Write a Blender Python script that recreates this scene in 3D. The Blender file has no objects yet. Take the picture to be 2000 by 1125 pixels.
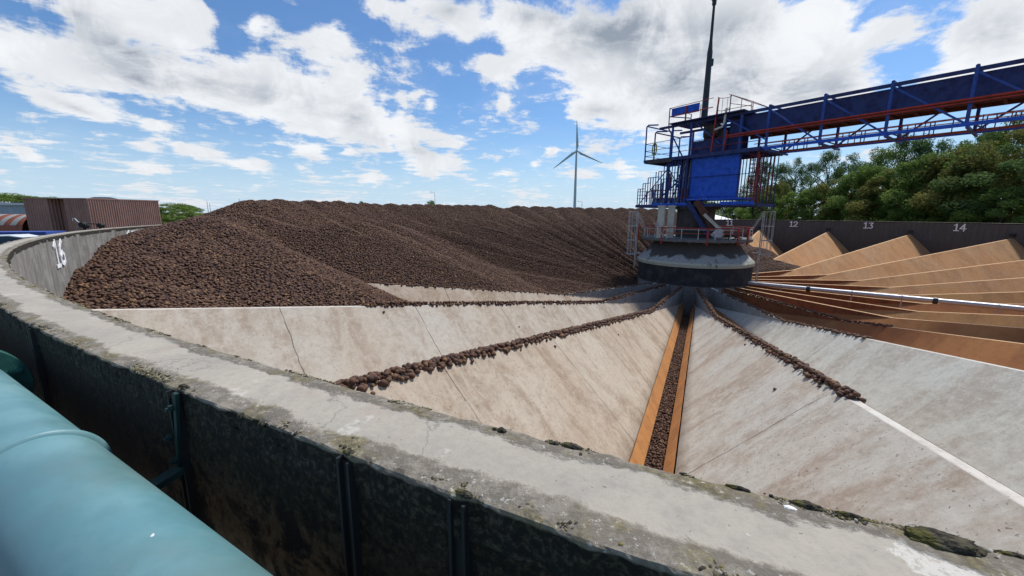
import bpy, bmesh, math, random
import numpy as np
from mathutils import Vector, Matrix, noise as mnoise
random.seed(7); rng = np.random.default_rng(7)
S = bpy.context.scene; COL = S.collection
rad = math.radians
# ------------------------------------------------------------------ camera
F, PITCH, ROLL, CAMZ = 776.6, 0.18366, 0.00552, 0.55
cam_d = bpy.data.cameras.new('camera'); cam = bpy.data.objects.new('camera', cam_d); COL.objects.link(cam)
cam_d.sensor_width = 36; cam_d.lens = F / 2000 * 36; cam_d.clip_start = 0.02; cam_d.clip_end = 9000
cam.matrix_world = Matrix.Translation((0, 0, CAMZ)) @ Matrix.Rotation(math.pi/2 - PITCH, 4, 'X') @ Matrix.Rotation(ROLL, 4, 'Z')
S.camera = cam
S.view_settings.view_transform = 'Standard'; S.view_settings.look = 'None'
S.view_settings.exposure = 0.0; S.view_settings.gamma = 1
def ray(px, py):            # measuring helper: direction of a photo pixel, scaled to y = 1
    a, b = px - 1000, py - 562.5
    cr, sr = math.cos(ROLL), math.sin(ROLL); a, b = a*cr + b*sr, -a*sr + b*cr
    c, s = math.cos(PITCH), math.sin(PITCH)
    d = Vector((a, F*c - b*s, -b*c - F*s)); return d / d.y
def at(px, py, Y):
    d = ray(px, py) * Y; return Vector((d.x, d.y, d.z + CAMZ))
# ------------------------------------------------------------------ sun and sky
SUN_AZ, SUN_EL = 46, 59
sd = bpy.data.lights.new('sun', 'SUN'); sd.energy = 4.5; sd.angle = rad(6); sd.color = (1, .95, .88)
so = bpy.data.objects.new('sun', sd); COL.objects.link(so); so.location = (20, 20, 60)
sdir = Vector((math.sin(rad(SUN_AZ))*math.cos(rad(SUN_EL)), math.cos(rad(SUN_AZ))*math.cos(rad(SUN_EL)), math.sin(rad(SUN_EL))))
so.rotation_euler = sdir.to_track_quat('Z', 'Y').to_euler()

class NT:
    """tiny node-graph helper"""
    def __init__(s, tree): s.t = tree; s.n = tree.nodes; s.l = tree.links
    def node(s, typ, **kw):
        o = s.n.new(typ)
        for k, v in kw.items(): setattr(o, k, v)
        return o
    def put(s, sock, v):
        if isinstance(v, bpy.types.NodeSocket): s.l.new(v, sock)
        elif v is not None:
            if isinstance(v, (tuple, list)) and len(v) == 3 and sock.type == 'RGBA': v = (*v, 1)
            sock.default_value = v
    def math(s, op, a, b=None, c=None, clamp=False):
        o = s.node('ShaderNodeMath', operation=op, use_clamp=clamp)
        s.put(o.inputs[0], a)
        if b is not None: s.put(o.inputs[1], b)
        if c is not None: s.put(o.inputs[2], c)
        return o.outputs[0]
    def vmath(s, op, a, b=None):
        o = s.node('ShaderNodeVectorMath', operation=op); s.put(o.inputs[0], a)
        if b is not None: s.put(o.inputs[1], b)
        return o.outputs['Value'] if op in ('LENGTH', 'DOT_PRODUCT') else o.outputs[0]
    def ramp(s, v, lo, hi, a=0.0, b=1.0):
        o = s.node('ShaderNodeMapRange', interpolation_type='SMOOTHSTEP')
        s.put(o.inputs[0], v); s.put(o.inputs[1], lo); s.put(o.inputs[2], hi); s.put(o.inputs[3], a); s.put(o.inputs[4], b)
        return o.outputs[0]
    def noise(s, vec, scale, detail=4, rough=.55, dist=0, col=False):
        o = s.node('ShaderNodeTexNoise'); s.put(o.inputs['Vector'], vec); o.inputs['Scale'].default_value = scale
        o.inputs['Detail'].default_value = detail; o.inputs['Roughness'].default_value = rough; o.inputs['Distortion'].default_value = dist
        return o.outputs['Color' if col else 'Fac']
    def mix(s, f, a, b, mode='MIX'):
        o = s.node('ShaderNodeMix', data_type='RGBA', blend_type=mode, clamp_factor=True)
        s.put(o.inputs[0], f); s.put(o.inputs[6], a); s.put(o.inputs[7], b); return o.outputs[2]
    def scale(s, vec, sc):
        return s.vmath('MULTIPLY', vec, sc)
    def xyz(s, vec):
        o = s.node('ShaderNodeSeparateXYZ'); s.put(o.inputs[0], vec); return o.outputs

world = bpy.data.worlds.new('World'); S.world = world; world.use_nodes = True
def build_world():
    w = NT(world.node_tree); w.n.clear()
    sky = w.node('ShaderNodeTexSky', sky_type='NISHITA', sun_disc=False, sun_elevation=rad(SUN_EL), sun_rotation=rad(SUN_AZ))
    sky.air_density = 1.0; sky.dust_density = .6; sky.ozone_density = 2.0
    g = w.node('ShaderNodeTexCoord').outputs['Generated']
    x, y, z = w.xyz(g)
    # cloud deck: project the view direction on a plane overhead so that clouds shrink to the horizon
    zz = w.math('ADD', w.math('MAXIMUM', z, 0.0), .09)
    cv = w.node('ShaderNodeCombineXYZ'); w.put(cv.inputs[0], w.math('DIVIDE', x, zz)); w.put(cv.inputs[1], w.math('DIVIDE', y, zz))
    P = cv.outputs[0]
    n1 = w.noise(P, 1.1, 10, .60, .45)
    n2 = w.noise(P, 4.2, 9, .64, .3)
    n3 = w.noise(g, 8.0, 9, .66, .5)
    def blobs(lst):
        acc = None
        for (bx, by, rx, ry, rot, st) in lst:
            c0 = ray(bx, by).normalized()
            e = (ray(bx + 3*math.cos(rad(rot)), by + 3*math.sin(rad(rot))).normalized() - c0)
            wx = e.length / 3 * rx; e = (e - c0*e.dot(c0)).normalized()
            f = (ray(bx - 3*math.sin(rad(rot)), by + 3*math.cos(rad(rot))).normalized() - c0)
            wy = f.length / 3 * ry; f = c0.cross(e)
            R = Matrix((e, f, c0)).transposed()
            m = w.node('ShaderNodeMapping', vector_type='TEXTURE'); w.put(m.inputs[0], g)
            m.inputs['Location'].default_value = c0; m.inputs['Rotation'].default_value = R.to_euler()
            m.inputs['Scale'].default_value = (wx, wy, max(wx, wy))
            gr = w.node('ShaderNodeTexGradient', gradient_type='QUADRATIC_SPHERE'); w.l.new(m.outputs[0], gr.inputs[0])
            v = w.math('MULTIPLY', gr.outputs['Fac'], st)
            acc = v if acc is None else w.math('ADD', acc, v)
        return acc
    A = [(20,100,150,75,20,1.6),(140,130,160,70,20,1.6),(270,140,230,80,12,2),(420,175,210,80,15,2),(560,190,190,95,20,2),(690,225,165,90,25,2),
         (780,270,105,65,20,1.8),(850,318,95,42,0,1.5),(190,30,190,85,15,2.2),(340,50,140,85,20,2.0),(645,85,75,75,50,1.6),(690,140,60,60,40,1.2),
         (500,50,60,60,45,1.0),(380,20,90,40,20,1.0),(115,200,120,45,25,1.6),(190,222,90,38,15,1.4),(300,248,105,30,14,1.4),(285,288,80,26,12,1.1),(380,295,110,28,8,1.3),
         (485,325,95,30,10,1.2),(290,328,80,26,0,1.1),(605,298,90,36,10,1.3),(622,243,50,26,8,1.2),(682,296,24,15,0,1.1),(725,345,48,27,0,1.1),(60,305,110,30,12,1.1),
         (740,12,80,34,20,1.2),(830,5,70,24,0,1.1),(890,282,40,20,0,1.2),(905,45,70,60,20,1.5),(1010,60,130,90,20,2),(1160,90,190,150,10,2.4),(1270,180,170,110,10,2.2),
         (1150,215,100,55,10,1.6),(1230,245,90,32,-5,1.4),(1380,110,190,170,0,2.4),(1500,150,200,150,0,2.2),(1620,110,160,130,-20,1.5),(1660,190,160,80,0,1.4),
         (1600,20,130,70,-10,1.6),(1930,70,150,120,0,2.0),(1850,160,150,70,0,1.5),(1740,60,90,60,0,1.0),(1990,150,100,80,0,1.2),(1450,20,150,70,0,1.8),(1290,30,140,80,0,2.0),
         (965,140,62,42,30,1.4),(985,198,24,28,40,1.2),(1000,130,40,30,0,1.2),(1078,294,50,20,5,1.3),(1045,323,30,18,0,1.2),(985,338,75,18,0,1.2),(1215,325,50,24,5,1.3),
         (1230,345,85,16,0,1.1),(1140,342,45,14,0,1.0),(1275,272,60,20,-8,1.1),(1350,250,80,30,-5,1.1),(840,207,26,26,40,.9),(970,315,30,14,0,1.0),(1570,225,120,40,0,1.0),
         (2150,60,200,160,0,1.2),(-200,150,220,90,20,1.4),(1000,-150,300,120,0,1.5),(1500,-160,300,150,0,1.8),(300,-130,250,90,0,1.2)]
    D = blobs(A)
    wob = w.math('ADD', w.math('MULTIPLY', w.math('SUBTRACT', n1, .5), 2.3), w.math('MULTIPLY', w.math('SUBTRACT', n2, .5), 2.4))
    wob = w.math('ADD', wob, w.math('MULTIPLY', w.math('SUBTRACT', n3, .5), 2.6))
    cov = w.math('ADD', w.math('MINIMUM', D, 1.15), wob)
    dens = w.ramp(cov, .02, .66)
    # general thin scatter of small clouds so that the sky goes on outside the photograph's view
    low = w.math('MULTIPLY', w.ramp(n2, .56, .74), w.ramp(z, .015, .16, .9, 0.0))
    low = w.math('MULTIPLY', low, w.ramp(z, .0, .03))
    haze = w.math('MULTIPLY', w.ramp(n1, .45, .8), .22)
    dens = w.math('MAXIMUM', w.math('MAXIMUM', dens, low), haze)
    Dk = [(1180,60,190,120,0,1.0),(1330,150,180,110,0,1.0),(1500,175,200,110,0,1.0),(1040,30,110,60,0,.7),(1290,60,160,110,0,.7),(240,95,190,50,15,.75),(260,150,170,40,15,.8),
          (540,190,170,60,15,.6),(690,225,130,60,20,.5),(800,290,110,35,10,.5),(400,160,170,55,15,.55),(290,120,200,60,15,.4),(1940,60,120,80,0,.55),(1430,60,140,100,0,.7),(880,20,70,40,0,.5),(1170,215,80,28,0,.5),(150,30,130,60,15,.6),(600,308,80,18,8,.3),(1640,170,120,60,0,.45),
          (150,212,90,16,20,.5),(1000,-150,300,120,0,.8),(1500,-160,300,150,0,.8)]
    dk = w.math('MULTIPLY', blobs(Dk), w.ramp(w.math('ADD', w.math('MULTIPLY', n2, .55), w.math('MULTIPLY', n3, .45)), .36, .62, .25, 1.15))
    dk = w.math('MINIMUM', w.math('MULTIPLY', dk, .92), 1.0)
    dk = w.math('ADD', dk, w.math('MULTIPLY', w.ramp(n3, .38, .62), .22))
    ccol = w.mix(dk, (.93, .95, .98), (.31, .36, .44))
    hz = w.ramp(z, -.02, .30, 1.0, 0.0); skc = w.mix(w.math('MULTIPLY', w.math('MULTIPLY', hz, hz), .85), w.mix(1.0, sky.outputs[0], (.62, .84, 1.06), 'MULTIPLY'), (4.9, 6.2, 7.6))
    bg1 = w.node('ShaderNodeBackground'); w.put(bg1.inputs[0], skc); bg1.inputs[1].default_value = .125
    bg2 = w.node('ShaderNodeBackground'); w.put(bg2.inputs[0], ccol); bg2.inputs[1].default_value = 1.0
    mx = w.node('ShaderNodeMixShader'); w.put(mx.inputs[0], dens); w.l.new(bg1.outputs[0], mx.inputs[1]); w.l.new(bg2.outputs[0], mx.inputs[2])
    out = w.node('ShaderNodeOutputWorld'); w.l.new(mx.outputs[0], out.inputs[0])
build_world()

# ------------------------------------------------------------------ object helpers
def tag(o, label=None, cat=None, group=None, kind=None):
    if label: o['label'] = label
    if cat: o['category'] = cat
    if group: o['group'] = group
    if kind: o['kind'] = kind
    return o
def empty(name, loc=(0,0,0), rz=0, **kw):
    o = bpy.data.objects.new(name, None); COL.objects.link(o); o.location = loc; o.rotation_euler = (0,0,rz); o.empty_display_size = .3
    return tag(o, **kw)
def mesh_obj(name, verts, faces, mats, parent=None, smooth=False, midx=None, loc=(0,0,0), rz=0, **kw):
    me = bpy.data.meshes.new(name)
    me.from_pydata([tuple(v) for v in verts] if not isinstance(verts, np.ndarray) else verts.tolist(), [], faces)
    if not isinstance(mats, (list, tuple)): mats = [mats]
    for m in mats: me.materials.append(m)
    if midx is not None: me.polygons.foreach_set('material_index', midx)
    if smooth: me.polygons.foreach_set('use_smooth', [True]*len(me.polygons))
    me.update()
    o = bpy.data.objects.new(name, me); COL.objects.link(o); o.location = loc; o.rotation_euler = (0,0,rz)
    if parent: o.parent = parent
    return tag(o, **kw)
class MB:
    """collects boxes, bars, tubes, lathes into ONE mesh"""
    def __init__(s): s.v = []; s.f = []; s.sm = []
    def add(s, vs, fs, sm=False):
        b = len(s.v); s.v += [tuple(v) for v in vs]; s.f += [tuple(b+i for i in f) for f in fs]; s.sm += [sm]*len(fs); return s
    def box(s, c, d, M=None):
        c = Vector(c); vs = []
        for sx in (-.5,.5):
            for sy in (-.5,.5):
                for sz in (-.5,.5):
                    p = Vector((sx*d[0], sy*d[1], sz*d[2]))
                    if M: p = M @ p
                    vs.append(c + p)
        return s.add(vs, [(0,1,3,2),(4,6,7,5),(0,4,5,1),(2,3,7,6),(0,2,6,4),(1,5,7,3)])
    def bar(s, a, b, w, h=None, up=(0,0,1)):
        a, b = Vector(a), Vector(b); h = h or w; d = (b - a); L = d.length
        if L < 1e-6: return s
        d /= L; up = Vector(up)
        if abs(d.dot(up)) > .98: up = Vector((1,0,0))
        sx = d.cross(up).normalized(); sz = sx.cross(d)
        M = Matrix((sx, d, sz)).transposed()
        return s.box((a+b)/2, (w, L, h), M)
    def tube(s, pts, r, n=8, cap=True):
        pts = [Vector(p) for p in pts]; rings = []; rs = r if isinstance(r, (list, tuple)) else [r]*len(pts)
        ref = None
        for i, p in enumerate(pts):
            d = (pts[min(i+1, len(pts)-1)] - pts[max(i-1, 0)]).normalized()
            if ref is None: ref = Vector((0,0,1)) if abs(d.z) < .9 else Vector((1,0,0))
            a = d.cross(ref).normalized(); b = a.cross(d).normalized(); ref = b
            rings.append([p + (a*math.cos(2*math.pi*k/n) + b*math.sin(2*math.pi*k/n))*rs[i] for k in range(n)])
        vs = [q for rg in rings for q in rg]; fs = []
        for i in range(len(pts)-1):
            for k in range(n): fs.append((i*n+k, i*n+(k+1)%n, (i+1)*n+(k+1)%n, (i+1)*n+k))
        s.add(vs, fs, True)
        if cap: s.add(rings[0], [tuple(range(n))][::-1]); s.add(rings[-1], [tuple(range(n))])
        return s
    def lathe(s, prof, n=48, c=(0,0,0), a0=0, a1=2*math.pi, close=True, sm=True):
        m = len(prof); full = abs(a1-a0-2*math.pi) < 1e-6; k = n if full else n+1
        vs = [(c[0]+r*math.cos(a0+(a1-a0)*i/n), c[1]+r*math.sin(a0+(a1-a0)*i/n), c[2]+z) for i in range(k) for r, z in prof]
        fs = []
        for i in range(n):
            j = (i+1) % k
            for q in range(m-1): fs.append((i*m+q, j*m+q, j*m+q+1, i*m+q+1))
        return s.add(vs, fs, sm)
    def build(s, name, mat, parent=None, **kw):
        o = mesh_obj(name, s.v, s.f, mat, parent, **kw)
        o.data.polygons.foreach_set('use_smooth', s.sm); return o

# ------------------------------------------------------------------ materials
def mat(name, col=(.5,.5,.5), rough=.8, metal=0, spec=.3):
    m = bpy.data.materials.new(name); m.use_nodes = True; t = NT(m.node_tree)
    b = t.n['Principled BSDF']; b.inputs['Base Color'].default_value = (*col, 1); b.inputs['Roughness'].default_value = rough
    b.inputs['Metallic'].default_value = metal; b.inputs['Specular IOR Level'].default_value = spec
    t.b = b; t.obj = t.node('ShaderNodeTexCoord').outputs['Object']; m_t[m.name] = t
    return m, t
m_t = {}
def bump(t, h, strength=.3, dist=.01):
    o = t.node('ShaderNodeBump'); o.inputs['Strength'].default_value = strength; o.inputs['Distance'].default_value = dist
    t.put(o.inputs['Height'], h); t.l.new(o.outputs[0], t.b.inputs['Normal'])
def painted(name, col, dirt=(.05,.04,.03), amt=.5, rough=.5, rust=None, metal=0, sc=3):
    m, t = mat(name, col, rough, metal)
    n = t.noise(t.obj, sc, 6, .6); n2 = t.noise(t.scale(t.obj, (9,9,1.2)), 1.3, 4)
    c = t.mix(t.math('MULTIPLY', t.ramp(n, .42, .75), amt), col, dirt)
    c = t.mix(t.math('MULTIPLY', t.ramp(n2, .5, .8), amt*.7), c, dirt)
    if rust: c = t.mix(t.ramp(t.noise(t.obj, sc*2.3, 8, .7), .57, .66), c, rust)
    t.put(t.b.inputs['Base Color'], c); t.put(t.b.inputs['Roughness'], t.ramp(n, .3, .7, rough-.1, rough+.2)); bump(t, n, .15)
    return m
CX, CY, R, TH = 13.02, 28.52, 30.48, .272
C0 = Vector((CX, CY, 0))
PHI0, STEP = rad(37.726), rad(360/27)
def ang(i): return PHI0 - i*STEP
def pol(r, i, z): a = ang(i); return Vector((CX + r*math.cos(a), CY + r*math.sin(a), z))
RK, ZK, ZW = 11.82, -3.97, -1.26           # kink radius, fin-top height, ridge height at the wall
def ridge_z(r): return ZK if r < RK else ZK + (ZW-ZK)*(r-RK)/(R-RK)

def slab_material(name, base, stain, dirt, amt, pale=None, joints=(15.3,19.0,22.7,26.6), spots=.5):
    sk = 1.0 if joints else .75
    m, t = mat(name, base, .85)
    oi = t.node('ShaderNodeObjectInfo'); off = t.node('ShaderNodeCombineXYZ')
    t.put(off.inputs[0], t.math('MULTIPLY', oi.outputs['Random'], 91.0)); t.put(off.inputs[1], t.math('MULTIPLY', oi.outputs['Random'], 37.0))
    v = t.vmath('ADD', t.obj, off.outputs[0])
    x, y, z = t.xyz(t.obj)
    streak = t.noise(t.scale(v, (1.0, .38, .38)), 1.1, 9, .68, .55)       # smears run down the slope
    streak2 = t.noise(t.scale(v, (3.6, .6, .6)), 1.5, 8, .72, .3)
    patch = t.noise(v, .33, 6, .65, .8); fine = t.noise(v, 14, 8, .8); grain = t.noise(v, 5.0, 10, .8, .2)
    c = t.mix(t.math('MULTIPLY', t.ramp(patch, .38, .66), amt), base, stain)
    c = t.mix(t.math('MULTIPLY', t.math('MULTIPLY', t.ramp(streak, .43, .62), amt*sk), t.ramp(grain, .35, .62, .35, 1.0)), c, dirt)
    c = t.mix(t.math('MULTIPLY', t.math('MULTIPLY', t.ramp(streak2, .5, .68), amt*.45*sk), t.ramp(fine, .35, .65, .3, 1.0)), c, dirt)
    c = t.mix(t.math('MULTIPLY', t.ramp(grain, .47, .62), .38), c, tuple(q*.66 for q in stain))
    c = t.mix(t.math('MULTIPLY', t.ramp(grain, .47, .36), .30), c, tuple(min(1, q*1.18) for q in base))
    if pale: c = t.mix(t.math('MULTIPLY', t.ramp(t.noise(v, .8, 6, .65, 1.2), .52, .68), .6), c, pale)
    c = t.mix(t.math('MULTIPLY', t.ramp(fine, .35, .7), .35), c, t.mix(.5, dirt, c))
    sp = t.ramp(t.noise(v, 26, 3, .5), .64, .70); c = t.mix(t.math('MULTIPLY', sp, spots), c, (.07,.05,.04))
    if joints:
        jm = None
        wob = t.math('MULTIPLY', t.math('SUBTRACT', t.noise(v, 2.0, 3), .5), .12)
        xx = t.math('ADD', t.math('ADD', x, wob), t.math('MULTIPLY', t.math('ABSOLUTE', y), .05))
        for j in joints:
            d = t.ramp(t.math('ABSOLUTE', t.math('SUBTRACT', xx, j)), .006, .018, 1.0, 0.0)
            jm = d if jm is None else t.math('MAXIMUM', jm, d)
        jm = t.math('MULTIPLY', jm, t.ramp(streak2, .3, .6, .25, 1.0))
        c = t.mix(t.math('MULTIPLY', jm, .85), c, (.045,.035,.03))
    t.put(t.b.inputs['Base Color'], c); bump(t, t.math('ADD', fine, streak2), .35, .015)
    return m
M_grey = slab_material('pale_concrete', (.465,.43,.37), (.44,.375,.295), (.29,.215,.155), .85)
M_beige = slab_material('beige_concrete', (.46,.40,.32), (.41,.325,.245), (.26,.185,.125), .9, spots=.7)
M_white = slab_material('bleached_concrete', (.54,.535,.475), (.50,.48,.42), (.33,.27,.21), .75, spots=.3, joints=(15.3,))
M_white2 = slab_material('smeared_pale_concrete', (.52,.50,.44), (.48,.42,.34), (.32,.23,.165), .85, spots=.7, joints=(23.8,))
M_ochre = slab_material('ochre_stained_concrete', (.45,.235,.095), (.44,.28,.15), (.27,.13,.055), .9, joints=None, spots=.1)
M_rust = slab_material('rust_stained_concrete', (.34,.13,.045), (.40,.19,.065), (.17,.065,.03), .8, joints=None, spots=.15)
M_brown = slab_material('brown_stained_concrete', (.38,.20,.075), (.44,.25,.10), (.19,.09,.045), .8, joints=None, spots=.15)
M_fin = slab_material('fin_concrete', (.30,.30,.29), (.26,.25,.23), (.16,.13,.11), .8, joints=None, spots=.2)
M_finrust = slab_material('rusty_shaded_fin_concrete', (.28,.10,.035), (.20,.07,.03), (.07,.03,.02), .8, joints=None, spots=.1)  # rust stain, with the shade of the upright sides in its tone
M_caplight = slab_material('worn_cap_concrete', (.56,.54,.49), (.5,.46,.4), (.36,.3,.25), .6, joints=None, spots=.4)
M_capochre = slab_material('ochre_cap_concrete', (.60,.38,.20), (.52,.34,.2), (.36,.2,.1), .5, joints=None, spots=.1)
M_board = slab_material('orange_stained_gutter', (.54,.255,.085), (.48,.22,.075), (.28,.12,.05), .85, joints=None, spots=.35)
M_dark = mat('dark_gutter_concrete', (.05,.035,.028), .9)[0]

def at_plane(px, py, z=0.0):
    w = ray(px, py); return w*(-(CAMZ-z)/w.z) + Vector((0,0,CAMZ))
def coping_material():
    m, t = mat('weathered_coping', (.4,.4,.38), .85)
    x, y, z = t.xyz(t.obj)
    r = t.math('SQRT', t.math('ADD', t.math('MULTIPLY', x, x), t.math('MULTIPLY', y, y)))
    w = t.math('MULTIPLY', t.math('SUBTRACT', t.noise(t.obj, 3.2, 8, .65), .5), .16)
    w = t.math('ADD', w, t.math('MULTIPLY', t.math('SUBTRACT', t.noise(t.obj, 22, 4, .6), .5), .05))
    din = t.math('ADD', t.math('SUBTRACT', r, R), w); dout = t.math('ADD', t.math('SUBTRACT', R+TH, r), w)
    big = t.noise(t.obj, 1.6, 6, .6, .8); fine = t.noise(t.obj, 38, 8, .75); mid = t.noise(t.obj, 7, 7, .65, .4)
    c = t.mix(t.ramp(big, .35, .65), (.335,.31,.262), (.395,.36,.30))
    c = t.mix(t.math('MULTIPLY', t.ramp(t.noise(t.obj, 3.1, 6, .6, 1.0), .52, .72), .45), c, (.34,.265,.21))
    c = t.mix(t.math('MULTIPLY', t.ramp(mid, .45, .75), .4), c, (.21,.20,.185))
    c = t.mix(t.math('MULTIPLY', t.ramp(fine, .4, .75), .35), c, (.19,.185,.17))
    dots = t.ramp(t.noise(t.obj, 60, 2, .5), .70, .74); c = t.mix(t.math('MULTIPLY', dots, .6), c, (.08,.07,.06))
    lich = t.math('MULTIPLY', t.ramp(t.noise(t.obj, 4.3, 3, .5), .63, .66), t.ramp(t.noise(t.obj, 34, 5, .7), .46, .53))
    c = t.mix(t.math('MULTIPLY', lich, .45), c, (.56,.54,.49))
    lp = at_plane(1835, 1098) - C0
    pd = t.vmath('LENGTH', t.scale(t.vmath('SUBTRACT', t.obj, tuple(lp)), (1,1,0)))
    patch_ = t.math('MULTIPLY', t.ramp(t.math('ADD', pd, t.math('MULTIPLY', t.math('SUBTRACT', t.noise(t.obj, 22, 5, .65), .5), .10)), .052, .060, 1.0, 0.0), t.ramp(t.noise(t.obj, 70, 5, .7), .40, .50, .25, 1.0))
    c = t.mix(t.math('MULTIPLY', patch_, .8), c, (.56,.54,.49))
    # hairline crack
    vo = t.node('ShaderNodeTexVoronoi', feature='DISTANCE_TO_EDGE'); vo.inputs['Scale'].default_value = .9
    t.put(vo.inputs['Vector'], t.vmath('ADD', t.obj, t.scale(t.noise(t.obj, 5, 5, .6, 0, True), (.35,.35,.35))))
    c = t.mix(t.math('MULTIPLY', t.ramp(vo.outputs['Distance'], .001, .005, 1.0, 0.0), .4), c, (.12,.11,.1))
    speck = t.noise(t.obj, 55, 4, .7); mossn = t.noise(t.obj, 17, 7, .75)
    moss = t.mix(t.ramp(mossn, .4, .6), (.09,.075,.055), (.24,.215,.175))
    moss = t.mix(t.ramp(t.noise(t.obj, 6, 5, .6), .50, .62), moss, t.mix(t.ramp(speck, .4, .62), (.085,.07,.035), (.19,.16,.07)))
    moss = t.mix(t.ramp(speck, .60, .66), moss, (.42,.41,.37))
    edge = t.math('MAXIMUM', t.ramp(din, .05, .068, 1.0, 0.0), t.math('MULTIPLY', t.ramp(dout, .052, .075, 1.0, 0.0), .92))
    c = t.mix(t.math('MULTIPLY', edge, t.ramp(mossn, .3, .5, .45, .92)), c, moss)
    # black moss on the drop below the outer edge
    side = t.ramp(z, -.016, -.009, 1.0, 0.0); c = t.mix(side, c, t.mix(t.ramp(speck, .45, .68), (.010,.009,.007), (.07,.058,.038)))
    t.put(t.b.inputs['Base Color'], c)
    bump(t, t.math('ADD', t.math('MULTIPLY', fine, .5), t.math('MULTIPLY', t.math('MULTIPLY', edge, mossn), 3.0)), .55, .012)
    return m
def wall_material():
    m, t = mat('wall_concrete', (.3,.3,.28), .9)
    x, y, z = t.xyz(t.obj)
    r = t.math('SQRT', t.math('ADD', t.math('MULTIPLY', x, x), t.math('MULTIPLY', y, y)))
    outer = t.math('GREATER_THAN', r, R + TH*.5)
    vs = t.noise(t.scale(t.obj, (5,5,.35)), 1.2, 7, .65); mid = t.noise(t.obj, 2.5, 7, .65); fine = t.noise(t.obj, 24, 6, .7)
    ci = t.mix(t.ramp(vs, .35, .65), (.25,.24,.225), (.15,.135,.12)); ci = t.mix(t.math('MULTIPLY', t.ramp(mid, .45, .65), .7), ci, (.33,.32,.29))
    ci = t.mix(t.math('MULTIPLY', t.ramp(fine, .45, .7), .5), ci, (.10,.095,.08))
    ci = t.mix(t.math('MULTIPLY', t.ramp(z, -2.2, -1.3, 1.0, 0.0), .5), ci, (.20,.16,.115))
    # far-right arc: its shade is painted into the wall colour
    dark = t.ramp(x, 2.0, 9.0); ci = t.mix(t.math('MULTIPLY', dark, .75), ci, t.mix(t.ramp(mid, .4, .62), (.050,.043,.042), (.028,.025,.027)))
    blot = t.noise(t.obj, 6.5, 6, .7, .5)
    co = t.mix(t.ramp(blot, .42, .56), (.009,.0085,.007), (.14,.11,.075))
    co = t.mix(t.math('MULTIPLY', t.ramp(t.noise(t.obj, 19, 6, .8), .5, .64), .55), co, (.15,.145,.12))
    sp_ = t.noise(t.obj, 48, 6, .75); co = t.mix(t.math('MULTIPLY', t.math('MULTIPLY', t.ramp(sp_, .5, .66), t.ramp(blot, .44, .56)), .7), co, (.24,.21,.155)); co = t.mix(t.math('MULTIPLY', t.ramp(sp_, .46, .36), .6), co, (.006,.006,.005))
    co = t.mix(t.math('MULTIPLY', t.ramp(t.noise(t.obj, 1.1, 4), .45, .6), .65), co, (.022,.02,.016))
    co = t.mix(t.ramp(t.noise(t.obj, 9, 4, .6), .60, .66), co, (.006,.006,.005))
    co = t.mix(t.math('MULTIPLY', t.ramp(x, -14.6, -13.8, 1.0, 0.0), .8), co, (.02,.016,.014))
    zt_ = t.math('ADD', z, t.math('MULTIPLY', t.math('SUBTRACT', blot, .5), 1.3)); co = t.mix(t.ramp(zt_, -.32, -.12), co, t.mix(t.ramp(sp_, .45, .68), (.010,.009,.007), (.07,.058,.038)))
    co = t.mix(1.0, co, (.85,.70,.56), 'MULTIPLY')
    t.put(t.b.inputs['Base Color'], t.mix(outer, ci, co)); bump(t, t.math('ADD', fine, blot), .6, .02)
    return m
M_coping = coping_material(); M_wall = wall_material()
M_blue = painted('blue_paint', (.016,.10,.58), (.01,.015,.06), .45, .5, rust=None)
M_bluedk = painted('dull_blue_paint', (.026,.045,.16), (.015,.012,.02), .6, .6, rust=(.06,.025,.02))
M_red = painted('red_paint', (.40,.045,.03), (.10,.03,.02), .5, .6)
M_reddk = painted('dark_red_paint', (.20,.03,.03), (.05,.02,.02), .6, .6)
M_galv = painted('galvanised_steel', (.36,.37,.38), (.15,.14,.13), .5, .5, metal=.3)
M_offwhite = painted('cream_paint', (.50,.50,.43), (.25,.23,.18), .5, .7)
M_soot = painted('grimy_concrete', (.075,.07,.065), (.03,.03,.03), .7, .9)
M_rustsheet = painted('rusty_sheet', (.11,.05,.035), (.05,.03,.03), .6, .8)
M_greypaint = painted('pale_grey_paint', (.55,.56,.55), (.3,.3,.3), .3, .6)
M_white = painted('white_paint', (.8,.8,.8), (.5,.48,.44), .35, .7) if False else M_white
M_numwhite = painted('white_wall_paint', (.80,.80,.82), (.45,.43,.40), .5, .8, sc=7)
M_black = mat('black_rubber', (.02,.02,.02), .7)[0]

# ------------------------------------------------------------------ ground
def ground():
    m, t = mat('ground_grass', (.08,.1,.04), .95)
    n = t.noise(t.obj, .05, 8, .65); n2 = t.noise(t.obj, .8, 8, .7)
    c = t.mix(t.ramp(n, .4, .6), (.065,.09,.03), (.14,.125,.075)); c = t.mix(t.math('MULTIPLY', t.ramp(n2, .4, .7), .5), c, (.05,.06,.025))
    near = t.vmath('LENGTH', t.obj); c = t.mix(t.ramp(near, 36, 48, 1.0, 0.0), c, t.mix(n2, (.16,.145,.125), (.08,.075,.065)))
    t.put(t.b.inputs['Base Color'], c)
    vs, fs = [], []; n = 96; radii = [R+TH-.04, 34, 40, 55, 80, 140, 300, 900, 4200]
    for r in radii:
        for k in range(n): a = 2*math.pi*k/n; vs.append((r*math.cos(a), r*math.sin(a), -2.5))
    for j in range(len(radii)-1):
        for k in range(n): fs.append((j*n+k, j*n+(k+1)%n, (j+1)*n+(k+1)%n, (j+1)*n+k))
    mesh_obj('ground', vs, fs, m, loc=C0, kind='structure')
    # silo floor slab below the channels
    MB().lathe([(0,-5.9),(R+.1,-5.9)], 96).build('silo_floor', M_dark, loc=C0, kind='structure')
ground()

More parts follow.
